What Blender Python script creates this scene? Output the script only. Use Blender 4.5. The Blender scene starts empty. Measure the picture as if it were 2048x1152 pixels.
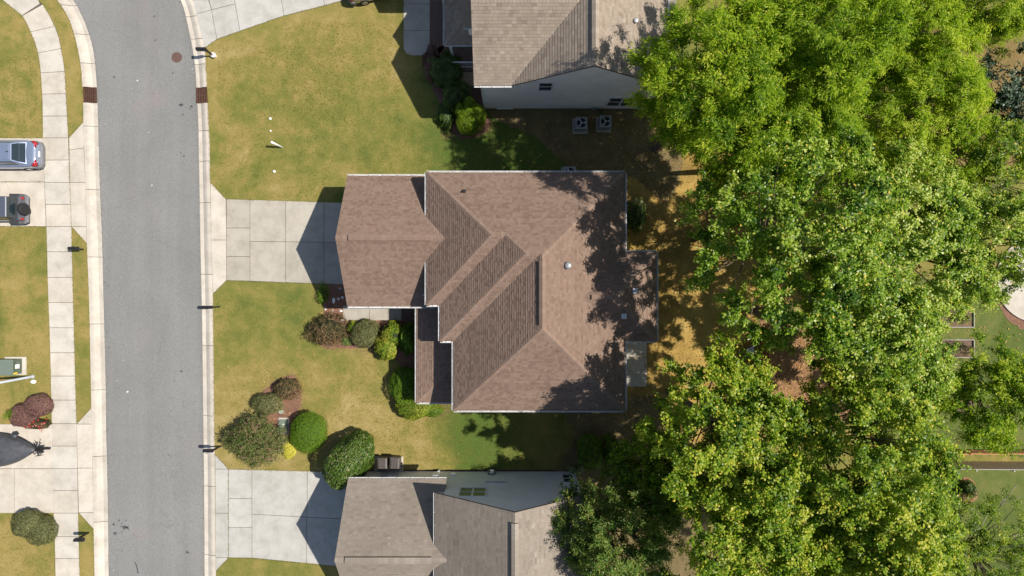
import bpy, bmesh, math, random
import numpy as np
from mathutils import Vector, Matrix

# ------------------------------------------------------------------ camera, sky, sun, exposure
scene = bpy.context.scene
C = scene.collection
CAM_H = 38.0
FPX = 1140.0                       # focal length in photograph pixels (2048 wide)
cam_d = bpy.data.cameras.new('camera'); cam = bpy.data.objects.new('camera', cam_d); C.objects.link(cam)
cam.location = (0, 0, CAM_H); cam.rotation_euler = (0, 0, 0)
cam_d.sensor_width = 36.0; cam_d.lens = FPX / 2048 * 36.0; cam_d.clip_end = 2000
scene.camera = cam
SUN_DIR = Vector((0.762, 0.045, 1.0)).normalized()       # towards the sun
SUN_EL = math.asin(SUN_DIR.z); SUN_ROT = math.atan2(SUN_DIR.x, SUN_DIR.y)
world = bpy.data.worlds.new('World'); scene.world = world; world.use_nodes = True
wn = world.node_tree; bg = wn.nodes['Background']
sky = wn.nodes.new('ShaderNodeTexSky'); sky.sky_type = 'NISHITA'; sky.sun_disc = False
sky.sun_elevation = SUN_EL; sky.sun_rotation = SUN_ROT; sky.air_density = 1.0; sky.dust_density = 1.0; sky.ozone_density = 1.0
wn.links.new(sky.outputs[0], bg.inputs['Color']); bg.inputs['Strength'].default_value = 0.08
sun_d = bpy.data.lights.new('sun', 'SUN'); sun_d.energy = 4.6; sun_d.angle = math.radians(0.55); sun_d.color = (1.0, 0.94, 0.85)
sun = bpy.data.objects.new('sun', sun_d); C.objects.link(sun); sun.location = (30, 3, 60)
sun.rotation_euler = (-SUN_DIR).to_track_quat('-Z', 'Y').to_euler()
vs = scene.view_settings
vs.view_transform = 'Standard'; vs.look = 'None'; vs.exposure = 0.45; vs.gamma = 1.0; vs.use_curve_mapping = False
scene.render.engine = 'CYCLES'
cy = scene.cycles; cy.max_bounces = 8; cy.diffuse_bounces = 4; cy.glossy_bounces = 2; cy.transmission_bounces = 4; cy.transparent_max_bounces = 6
cy.use_denoising = True; cy.sample_clamp_indirect = 6.0
scene.render.filter_size = 1.35

# ------------------------------------------------------------------ helpers
def W(px, py, h=0.0):
    k = (CAM_H - h) / FPX
    return Vector(((px - 1024) * k, (576 - py) * k, h))
def g2(px, py):
    return ((px - 1024) / 30.0, (576 - py) / 30.0)

def nd(nt, kind, **kw):
    n = nt.nodes.new(kind)
    for k, v in kw.items():
        if k.startswith('i_'):
            key = k[2:]
            key = int(key) if key.isdigit() else key.replace('_', ' ')
            n.inputs[key].default_value = v
        else:
            setattr(n, k, v)
    return n
def ramp(nt, fac, stops, interp='LINEAR'):
    r = nt.nodes.new('ShaderNodeValToRGB'); r.color_ramp.interpolation = interp
    els = r.color_ramp.elements
    while len(els) < len(stops): els.new(0.5)
    for e, (p, c) in zip(els, stops):
        e.position = p; e.color = (c[0], c[1], c[2], 1.0) if not isinstance(c, (int, float)) else (c, c, c, 1)
    nt.links.new(fac, r.inputs[0]); return r.outputs[0]
def mixc(nt, fac, a, b, mode='MIX'):
    m = nt.nodes.new('ShaderNodeMix'); m.data_type = 'RGBA'; m.blend_type = mode
    def put(sock, v):
        if isinstance(v, (tuple, list)): sock.default_value = (v[0], v[1], v[2], 1)
        elif isinstance(v, (int, float)): sock.default_value = v
        else: nt.links.new(v, sock)
    put(m.inputs[0], fac); put(m.inputs[6], a); put(m.inputs[7], b)
    return m.outputs[2]
def math_(nt, op, a, b=None, clamp=False):
    m = nt.nodes.new('ShaderNodeMath'); m.operation = op; m.use_clamp = clamp
    for i, v in enumerate((a, b)):
        if v is None: continue
        if isinstance(v, (int, float)): m.inputs[i].default_value = v
        else: nt.links.new(v, m.inputs[i])
    return m.outputs[0]
def noise(nt, scale, detail=3.0, rough=0.55, vec=None, dist=0.0):
    n = nd(nt, 'ShaderNodeTexNoise'); n.inputs['Scale'].default_value = scale
    n.inputs['Detail'].default_value = detail; n.inputs['Roughness'].default_value = rough; n.inputs['Distortion'].default_value = dist
    if vec is not None: nt.links.new(vec, n.inputs['Vector'])
    return n.outputs[0]
def newmat(name):
    m = bpy.data.materials.new(name); m.use_nodes = True
    nt = m.node_tree; b = nt.nodes['Principled BSDF']
    pos = nt.nodes.new('ShaderNodeNewGeometry').outputs['Position']
    return m, nt, b, pos
def bump(nt, b, height, strength=0.4, dist=0.02):
    n = nd(nt, 'ShaderNodeBump'); n.inputs['Strength'].default_value = strength; n.inputs['Distance'].default_value = dist
    nt.links.new(height, n.inputs['Height']); nt.links.new(n.outputs[0], b.inputs['Normal'])
M = {}
def simple(name, col, rough=0.6, metal=0.0, var=0.18, scale=8.0, spec=0.4, bmp=0.0, coat=0.0):
    m, nt, b, pos = newmat(name)
    f = noise(nt, scale, 4.0, 0.6, pos)
    lo = tuple(c * (1 - var) for c in col); hi = tuple(min(1, c * (1 + var)) for c in col)
    nt.links.new(ramp(nt, f, [(0.3, lo), (0.7, hi)]), b.inputs['Base Color'])
    b.inputs['Roughness'].default_value = rough; b.inputs['Metallic'].default_value = metal
    b.inputs['Specular IOR Level'].default_value = spec
    if coat: b.inputs['Coat Weight'].default_value = coat; b.inputs['Coat Roughness'].default_value = 0.06
    if bmp: bump(nt, b, noise(nt, scale * 6, 3, 0.6, pos), bmp, 0.01)
    M[name] = m; return m

def lawn_mat(name, stops, s1=0.22, s2=1.1, bias=0.0, spots=()):
    m, nt, b, pos = newmat(name)
    a = noise(nt, s1, 4.0, 0.6, pos, 0.6); c = noise(nt, s2, 5.0, 0.65, pos, 0.4); f = noise(nt, 9.0, 4.0, 0.7, pos); g = noise(nt, 24.0, 4.0, 0.8, pos)
    t = math_(nt, 'ADD', math_(nt, 'MULTIPLY', a, 1.0), math_(nt, 'MULTIPLY', c, 0.70))
    t = math_(nt, 'ADD', t, math_(nt, 'MULTIPLY', f, 0.40)); t = math_(nt, 'ADD', t, -0.60 + bias)
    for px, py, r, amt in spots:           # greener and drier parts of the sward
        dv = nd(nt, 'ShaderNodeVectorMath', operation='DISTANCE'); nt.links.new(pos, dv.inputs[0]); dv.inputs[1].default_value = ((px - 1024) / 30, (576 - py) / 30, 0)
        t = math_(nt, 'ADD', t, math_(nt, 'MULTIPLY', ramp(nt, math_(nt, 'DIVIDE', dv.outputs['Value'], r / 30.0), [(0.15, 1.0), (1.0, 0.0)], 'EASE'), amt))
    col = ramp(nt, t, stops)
    gr = ramp(nt, g, [(0.30, (0.58, 0.58, 0.58)), (0.70, (1.34, 1.32, 1.28))])
    col = mixc(nt, 1.0, col, gr, 'MULTIPLY')
    sp = ramp(nt, noise(nt, 17.0, 2.0, 0.5, pos), [(0.62, 0.0), (0.74, 1.0)])
    col = mixc(nt, math_(nt, 'MULTIPLY', sp, 0.35), col, (0.34, 0.27, 0.13))
    nt.links.new(col, b.inputs['Base Color']); b.inputs['Roughness'].default_value = 0.9; b.inputs['Specular IOR Level'].default_value = 0.15
    h = math_(nt, 'ADD', g, math_(nt, 'MULTIPLY', f, 0.8)); bump(nt, b, h, 0.55, 0.05)
    M[name] = m
GREEN = (0.100, 0.128, 0.026); OLIVE = (0.176, 0.172, 0.042); TAN = (0.250, 0.203, 0.062); STRAW = (0.350, 0.274, 0.115)
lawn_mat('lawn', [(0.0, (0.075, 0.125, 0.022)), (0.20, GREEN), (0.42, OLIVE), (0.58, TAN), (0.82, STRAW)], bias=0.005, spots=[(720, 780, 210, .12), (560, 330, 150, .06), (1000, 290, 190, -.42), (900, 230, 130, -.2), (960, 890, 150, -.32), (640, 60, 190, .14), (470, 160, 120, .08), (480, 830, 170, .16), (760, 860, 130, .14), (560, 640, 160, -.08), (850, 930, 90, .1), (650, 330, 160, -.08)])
lawn_mat('lawn_west', [(0.15, GREEN), (0.36, OLIVE), (0.56, (0.285, 0.222, 0.072)), (0.85, STRAW)], bias=0.03)
lawn_mat('lawn_back', [(0.2, (0.15, 0.125, 0.035)), (0.45, (0.28, 0.185, 0.052)), (0.65, (0.40, 0.27, 0.078)), (0.85, (0.43, 0.33, 0.13))], bias=0.05)
lawn_mat('lawn_lush', [(0.2, (0.06, 0.095, 0.018)), (0.5, (0.11, 0.14, 0.034)), (0.75, (0.17, 0.165, 0.05)), (0.9, (0.25, 0.2, 0.09))])

def concrete(name, col, var=0.13, dark=0.35):
    m, nt, b, pos = newmat(name)
    oi = nd(nt, 'ShaderNodeObjectInfo').outputs['Random']
    base = mixc(nt, oi, tuple(c * (1 - var) for c in col), tuple(min(1, c * (1 + var * 0.6)) for c in col))
    st = ramp(nt, noise(nt, 0.9, 6.0, 0.7, pos, 0.15), [(0.30, (0.78, 0.77, 0.74)), (0.58, (1.03, 1.03, 1.03))])
    base = mixc(nt, 1.0, base, st, 'MULTIPLY')
    fg = ramp(nt, noise(nt, 30.0, 3.0, 0.7, pos), [(0.3, (0.87, 0.87, 0.87)), (0.7, (1.07, 1.07, 1.07))])
    base = mixc(nt, 1.0, base, fg, 'MULTIPLY')
    sp = ramp(nt, noise(nt, 3.2, 3.0, 0.5, pos), [(0.66, 0.0), (0.78, 1.0)])
    base = mixc(nt, math_(nt, 'MULTIPLY', sp, dark), base, tuple(c * 0.55 for c in col))
    nt.links.new(base, b.inputs['Base Color']); b.inputs['Roughness'].default_value = 0.85; b.inputs['Specular IOR Level'].default_value = 0.25
    bump(nt, b, noise(nt, 50.0, 3.0, 0.6, pos), 0.2, 0.004)
    M[name] = m
concrete('concrete', (0.515, 0.478, 0.418), 0.05); concrete('concrete_curb', (0.53, 0.48, 0.41), 0.09, 0.18)
concrete('concrete_old', (0.42, 0.385, 0.325), 0.1, 0.5); concrete('concrete_white', (0.440, 0.425, 0.390), 0.05, 0.15)

def asphalt():
    m, nt, b, pos = newmat('asphalt')
    big = ramp(nt, noise(nt, 0.16, 4.0, 0.6, pos, 0.5), [(0.3, (0.186, 0.186, 0.178)), (0.7, (0.218, 0.217, 0.208))])
    gr = ramp(nt, noise(nt, 15.0, 5.0, 0.9, pos), [(0.33, (0.72, 0.72, 0.73)), (0.67, (1.28, 1.28, 1.27))])
    col = mixc(nt, 1.0, big, gr, 'MULTIPLY')
    mp = nd(nt, 'ShaderNodeMapping'); mp.inputs['Scale'].default_value = (1.0, 0.05, 1.0); nt.links.new(pos, mp.inputs['Vector'])
    col = mixc(nt, 1.0, col, ramp(nt, noise(nt, 0.9, 3.0, 0.6, mp.outputs[0]), [(0.3, (0.93,) * 3), (0.7, (1.06,) * 3)]), 'MULTIPLY')
    pink = ramp(nt, noise(nt, 0.35, 3.0, 0.5, pos), [(0.60, 0.0), (0.75, 1.0)])
    col = mixc(nt, math_(nt, 'MULTIPLY', pink, 0.4), col, (0.25, 0.205, 0.20))
    vo = nd(nt, 'ShaderNodeTexVoronoi', feature='DISTANCE_TO_EDGE'); vo.inputs['Scale'].default_value = 0.17
    wv = nd(nt, 'ShaderNodeVectorMath', operation='ADD'); nt.links.new(pos, wv.inputs[0])
    nz = nd(nt, 'ShaderNodeTexNoise'); nz.inputs['Scale'].default_value = 0.8; nz.inputs['Detail'].default_value = 5; nt.links.new(pos, nz.inputs['Vector']); nt.links.new(nz.outputs['Color'], wv.inputs[1])
    nt.links.new(wv.outputs[0], vo.inputs['Vector'])
    cr = ramp(nt, vo.outputs['Distance'], [(0.0, 1.0), (0.004, 0.0)])
    col = mixc(nt, math_(nt, 'MULTIPLY', cr, 0.28), col, (0.10, 0.10, 0.10))
    sp = ramp(nt, noise(nt, 2.2, 2.0, 0.5, pos), [(0.755, 0.0), (0.79, 1.0)])
    col = mixc(nt, math_(nt, 'MULTIPLY', sp, 0.55), col, (0.085, 0.083, 0.085))
    nt.links.new(col, b.inputs['Base Color']); b.inputs['Roughness'].default_value = 0.9; b.inputs['Specular IOR Level'].default_value = 0.2
    bump(nt, b, noise(nt, 60.0, 3.0, 0.7, pos), 0.35, 0.006)
    M['asphalt'] = m
asphalt()

def tone_mat(name, stops, rough=0.9, grain=30.0, gamt=0.15, spec=0.15, patch=0.0):
    """colour from the face attribute 'tone' (each shingle / leaf / blade has its own)"""
    m, nt, b, pos = newmat(name)
    at = nd(nt, 'ShaderNodeAttribute', attribute_name='tone').outputs['Fac']
    col = ramp(nt, at, stops)
    gr = ramp(nt, noise(nt, grain, 3.0, 0.7, pos), [(0.3, (1 - gamt,) * 3), (0.7, (1 + gamt,) * 3)])
    col = mixc(nt, 1.0, col, gr, 'MULTIPLY')
    if patch:
        pg = ramp(nt, noise(nt, 0.5, 4.0, 0.6, pos), [(0.3, (1 - patch,) * 3), (0.7, (1 + patch,) * 3)])
        col = mixc(nt, 1.0, col, pg, 'MULTIPLY')
    nt.links.new(col, b.inputs['Base Color']); b.inputs['Roughness'].default_value = rough; b.inputs['Specular IOR Level'].default_value = spec
    M[name] = m
tone_mat('shingle_brown', [(0.0, (0.118, 0.077, 0.057)), (0.35, (0.178, 0.121, 0.092)), (0.7, (0.222, 0.155, 0.119)), (1.0, (0.272, 0.194, 0.150))], 0.92, 40, 0.13, 0.12, 0.05)
tone_mat('shingle_tan', [(0.0, (0.180, 0.140, 0.110)), (0.4, (0.255, 0.208, 0.165)), (0.75, (0.305, 0.250, 0.200)), (1.0, (0.370, 0.310, 0.255))], 0.92, 40, 0.12, 0.12, 0.07)
tone_mat('shingle_grey', [(0.0, (0.170, 0.140, 0.112)), (0.4, (0.230, 0.195, 0.158)), (0.75, (0.262, 0.224, 0.184)), (1.0, (0.320, 0.280, 0.240))], 0.92, 40, 0.12, 0.12, 0.08)

def leaf_mat(name, stops, rough=0.42, transl=0.32, spec=0.5):
    m, nt, b, pos = newmat(name)
    at = nd(nt, 'ShaderNodeAttribute', attribute_name='tone').outputs['Fac']
    col = ramp(nt, at, stops)
    nt.links.new(col, b.inputs['Base Color']); b.inputs['Roughness'].default_value = rough; b.inputs['Specular IOR Level'].default_value = spec
    tr = nd(nt, 'ShaderNodeBsdfTranslucent')
    tc = mixc(nt, 1.0, col, (1.15, 1.35, 0.5), 'MULTIPLY'); nt.links.new(tc, tr.inputs['Color'])
    mx = nd(nt, 'ShaderNodeMixShader'); mx.inputs[0].default_value = transl
    nt.links.new(b.outputs[0], mx.inputs[1]); nt.links.new(tr.outputs[0], mx.inputs[2])
    nt.links.new(mx.outputs[0], nt.nodes['Material Output'].inputs['Surface'])
    M[name] = m
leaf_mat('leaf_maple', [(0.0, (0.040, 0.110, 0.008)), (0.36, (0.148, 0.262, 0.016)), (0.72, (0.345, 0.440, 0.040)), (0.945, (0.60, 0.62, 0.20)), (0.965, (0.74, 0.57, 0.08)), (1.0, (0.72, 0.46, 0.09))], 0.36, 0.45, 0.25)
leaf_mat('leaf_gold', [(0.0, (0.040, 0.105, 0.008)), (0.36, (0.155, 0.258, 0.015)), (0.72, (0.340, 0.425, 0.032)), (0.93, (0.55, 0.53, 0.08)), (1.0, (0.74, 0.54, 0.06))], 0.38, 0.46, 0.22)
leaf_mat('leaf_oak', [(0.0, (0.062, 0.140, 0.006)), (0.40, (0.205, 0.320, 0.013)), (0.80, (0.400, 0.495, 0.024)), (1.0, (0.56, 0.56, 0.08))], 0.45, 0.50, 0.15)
leaf_mat('leaf_dark', [(0.0, (0.026, 0.070, 0.011)), (0.45, (0.088, 0.165, 0.022)), (0.85, (0.210, 0.285, 0.050)), (1.0, (0.40, 0.30, 0.09))], 0.42, 0.34, 0.2)
leaf_mat('leaf_blue', [(0.0, (0.030, 0.060, 0.034)), (0.6, (0.075, 0.125, 0.070)), (1.0, (0.15, 0.20, 0.12))], 0.42, 0.25, 0.3)
leaf_mat('leaf_box', [(0.0, (0.060, 0.130, 0.008)), (0.5, (0.130, 0.235, 0.015)), (1.0, (0.23, 0.34, 0.03))], 0.55, 0.3, 0.25)
leaf_mat('leaf_lime', [(0.0, (0.100, 0.190, 0.008)), (0.5, (0.215, 0.340, 0.012)), (1.0, (0.36, 0.46, 0.03))], 0.55, 0.35, 0.25)
leaf_mat('leaf_variegated', [(0.0, (0.065, 0.130, 0.010)), (0.45, (0.165, 0.245, 0.018)), (0.75, (0.33, 0.35, 0.035)), (1.0, (0.56, 0.45, 0.07))], 0.5, 0.3, 0.3)
leaf_mat('leaf_holly', [(0.0, (0.026, 0.062, 0.008)), (0.6, (0.080, 0.145, 0.016)), (0.93, (0.150, 0.225, 0.03)), (0.97, (0.32, 0.29, 0.13)), (1.0, (0.38, 0.32, 0.19))], 0.42, 0.22, 0.4)
leaf_mat('leaf_olive', [(0.0, (0.085, 0.095, 0.034)), (0.5, (0.200, 0.205, 0.082)), (1.0, (0.34, 0.33, 0.15))], 0.5, 0.25, 0.2)
leaf_mat('leaf_bronze', [(0.0, (0.045, 0.048, 0.022)), (0.4, (0.115, 0.100, 0.044)), (0.75, (0.190, 0.135, 0.064)), (1.0, (0.30, 0.18, 0.09))], 0.5, 0.25, 0.2)
leaf_mat('leaf_purple', [(0.0, (0.085, 0.044, 0.040)), (0.5, (0.210, 0.112, 0.098)), (0.9, (0.300, 0.170, 0.145)), (1.0, (0.20, 0.19, 0.065))], 0.5, 0.25, 0.15)
leaf_mat('leaf_myrtle', [(0.0, (0.038, 0.072, 0.016)), (0.45, (0.125, 0.160, 0.038)), (0.72, (0.215, 0.205, 0.070)), (0.82, (0.31, 0.19, 0.13)), (1.0, (0.38, 0.22, 0.17))], 0.5, 0.28, 0.15)
leaf_mat('leaf_yellow', [(0.0, (0.30, 0.29, 0.025)), (0.5, (0.50, 0.46, 0.05)), (1.0, (0.68, 0.60, 0.12))], 0.6, 0.2, 0.2)
leaf_mat('leaf_pale', [(0.0, (0.10, 0.16, 0.03)), (0.6, (0.21, 0.28, 0.07)), (1.0, (0.40, 0.43, 0.20))], 0.5, 0.3, 0.3)
leaf_mat('flower_red', [(0.0, (0.50, 0.03, 0.03)), (0.7, (0.62, 0.06, 0.07)), (1.0, (0.70, 0.35, 0.30))], 0.5, 0.2, 0.3)
leaf_mat('leaf_fallen', [(0.0, (0.22, 0.10, 0.025)), (0.4, (0.42, 0.20, 0.04)), (0.75, (0.55, 0.33, 0.07)), (1.0, (0.62, 0.48, 0.25))], 0.6, 0.1, 0.3)
leaf_mat('leaf_chip', [(0.0, (0.11, 0.055, 0.036)), (0.6, (0.27, 0.15, 0.10)), (1.0, (0.40, 0.25, 0.17))], 0.8, 0.1, 0.1)
leaf_mat('leaf_litter', [(0.0, (0.07, 0.05, 0.03)), (0.5, (0.16, 0.11, 0.06)), (1.0, (0.32, 0.22, 0.10))], 0.8, 0.1, 0.1)
leaf_mat('grass_blade', [(0.0, (0.09, 0.115, 0.02)), (0.4, (0.17, 0.165, 0.035)), (0.7, (0.27, 0.21, 0.07)), (1.0, (0.40, 0.30, 0.13))], 0.8, 0.2, 0.1)
leaf_mat('leaf_dead', [(0.0, (0.18, 0.08, 0.04)), (0.6, (0.33, 0.16, 0.07)), (1.0, (0.45, 0.24, 0.12))], 0.6, 0.15, 0.2)

def mulch_mat(name, a, bb):
    m, nt, b, pos = newmat(name)
    f = noise(nt, 22.0, 4.0, 0.75, pos); g = noise(nt, 1.4, 3.0, 0.6, pos)
    col = ramp(nt, f, [(0.3, a), (0.7, bb)])
    col = mixc(nt, 1.0, col, ramp(nt, g, [(0.3, (0.75,) * 3), (0.7, (1.15,) * 3)]), 'MULTIPLY')
    nt.links.new(col, b.inputs['Base Color']); b.inputs['Roughness'].default_value = 0.95; b.inputs['Specular IOR Level'].default_value = 0.1
    bump(nt, b, f, 0.8, 0.05); M[name] = m
mulch_mat('mulch', (0.10, 0.050, 0.034), (0.35, 0.195, 0.135)); mulch_mat('wall_shade', (0.04, 0.025, 0.018), (0.15, 0.095, 0.065))
mulch_mat('pine_straw', (0.15, 0.075, 0.035), (0.40, 0.235, 0.125)); mulch_mat('soil', (0.10, 0.065, 0.045), (0.26, 0.18, 0.13))
mulch_mat('shade_dirt', (0.10, 0.075, 0.035), (0.26, 0.20, 0.095)); mulch_mat('dry_ground', (0.13, 0.095, 0.03), (0.30, 0.21, 0.09))  # shade_dirt: dry ground mix with shade darkened into its tones

def siding(name, col):
    m, nt, b, pos = newmat(name)
    sx = nd(nt, 'ShaderNodeSeparateXYZ'); nt.links.new(pos, sx.inputs[0])
    z = math_(nt, 'FRACT', math_(nt, 'MULTIPLY', sx.outputs[2], 1 / 0.13))
    l = ramp(nt, z, [(0.0, (0.74,) * 3), (0.10, (0.97,) * 3), (1.0, (1.03,) * 3)])
    c = mixc(nt, 1.0, ramp(nt, noise(nt, 1.2, 4, 0.6, pos), [(0.3, tuple(x * 0.93 for x in col)), (0.7, tuple(x * 1.05 for x in col))]), l, 'MULTIPLY')
    nt.links.new(c, b.inputs['Base Color']); b.inputs['Roughness'].default_value = 0.6
    bump(nt, b, z, 0.5, 0.02); M[name] = m
siding('siding_beige', (0.90, 0.87, 0.85)); siding('siding_grey', (0.80, 0.81, 0.83)); siding('siding_tan', (0.42, 0.36, 0.29))
simple('foundation', (0.34, 0.26, 0.17), 0.9, 0, 0.2, 10, 0.2, 0.3)
simple('white_trim', (0.66, 0.66, 0.655), 0.45, 0, 0.12, 3); simple('white_plastic', (0.80, 0.80, 0.78), 0.35, 0, 0.04)
simple('glass_dark', (0.030, 0.045, 0.045), 0.05, 0, 0.2, 2.0, 0.9); simple('roof_deck', (0.10, 0.075, 0.06), 0.95)
simple('soffit', (0.7, 0.7, 0.68), 0.6, 0, 0.05); simple('black_metal', (0.025, 0.025, 0.028), 0.45, 0.3, 0.3, 20); simple('gutter_grey', (0.46, 0.45, 0.43), 0.5, 0, 0.1, 3); simple('grey_metal', (0.36, 0.38, 0.40), 0.4, 0.6, 0.15)
simple('galvanised', (0.55, 0.57, 0.60), 0.45, 0.5, 0.12, 5); simple('rust', (0.105, 0.052, 0.036), 0.85, 0.2, 0.45, 18, 0.3, 0.4); simple('manhole_iron', (0.150, 0.092, 0.076), 0.8, 0.3, 0.3, 25, 0.3, 0.4)
simple('void', (0.012, 0.010, 0.009), 0.95); simple('joint_soil', (0.10, 0.085, 0.06), 0.95, 0, 0.4, 14)
simple('transformer_green', (0.165, 0.205, 0.165), 0.45, 0.1, 0.08, 3); simple('transformer_dark', (0.10, 0.13, 0.10), 0.5, 0.1, 0.08, 3)
simple('sticker_yellow', (0.75, 0.55, 0.03), 0.5); simple('bark', (0.15, 0.115, 0.085), 0.95, 0, 0.4, 14, 0.1, 0.8); simple('twig', (0.36, 0.32, 0.28), 0.9, 0, 0.3, 10, 0.1)
simple('silver_paint', (0.31, 0.37, 0.50), 0.28, 0.55, 0.03, 1, 0.6, 0, 0.8); simple('beige_paint', (0.34, 0.32, 0.27), 0.28, 0.5, 0.03, 1, 0.6, 0, 0.8); simple('slate_paint', (0.095, 0.105, 0.135), 0.36, 0.2, 0.04, 1, 0.6, 0, 0.6)
simple('car_glass', (0.018, 0.030, 0.036), 0.04, 0, 0.1, 2, 0.9); simple('rubber', (0.022, 0.022, 0.023), 0.75, 0, 0.25, 20, 0.3); simple('rim', (0.35, 0.36, 0.38), 0.3, 0.8, 0.1)
simple('tail_red', (0.36, 0.012, 0.02), 0.15, 0, 0.1, 4, 0.7); simple('trim_dark', (0.045, 0.047, 0.05), 0.5, 0, 0.2); simple('grey_bumper', (0.17, 0.17, 0.18), 0.5, 0, 0.1)
simple('tarp', (0.060, 0.062, 0.070), 0.5, 0, 0.3, 3, 0.5, 0.15); simple('wood_fence', (0.52, 0.37, 0.245), 0.85, 0, 0.35, 9, 0.2, 0.3); simple('wood_orange', (0.42, 0.19, 0.07), 0.8, 0, 0.25, 9)
simple('wood_red', (0.23, 0.085, 0.038), 0.85, 0, 0.35, 9, 0.2, 0.3); simple('wood_grey', (0.34, 0.32, 0.295), 0.85, 0, 0.2, 9); simple('bin_brown', (0.085, 0.074, 0.068), 0.5, 0, 0.12, 6, 0.4)
simple('ac_grey', (0.30, 0.31, 0.32), 0.5, 0.4, 0.1, 8); simple('stone_pale', (0.52, 0.49, 0.44), 0.85, 0, 0.25, 6, 0.2, 0.4); simple('cover_stone', (0.36, 0.42, 0.36), 0.7, 0, 0.2, 8)
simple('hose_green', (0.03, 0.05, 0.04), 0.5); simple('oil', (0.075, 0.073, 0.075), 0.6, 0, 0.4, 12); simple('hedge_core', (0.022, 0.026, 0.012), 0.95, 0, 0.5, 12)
simple('deck_brown', (0.15, 0.095, 0.070), 0.85, 0, 0.25, 7); simple('white_spot', (0.55, 0.53, 0.50), 0.8, 0, 0.15, 9)

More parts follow.
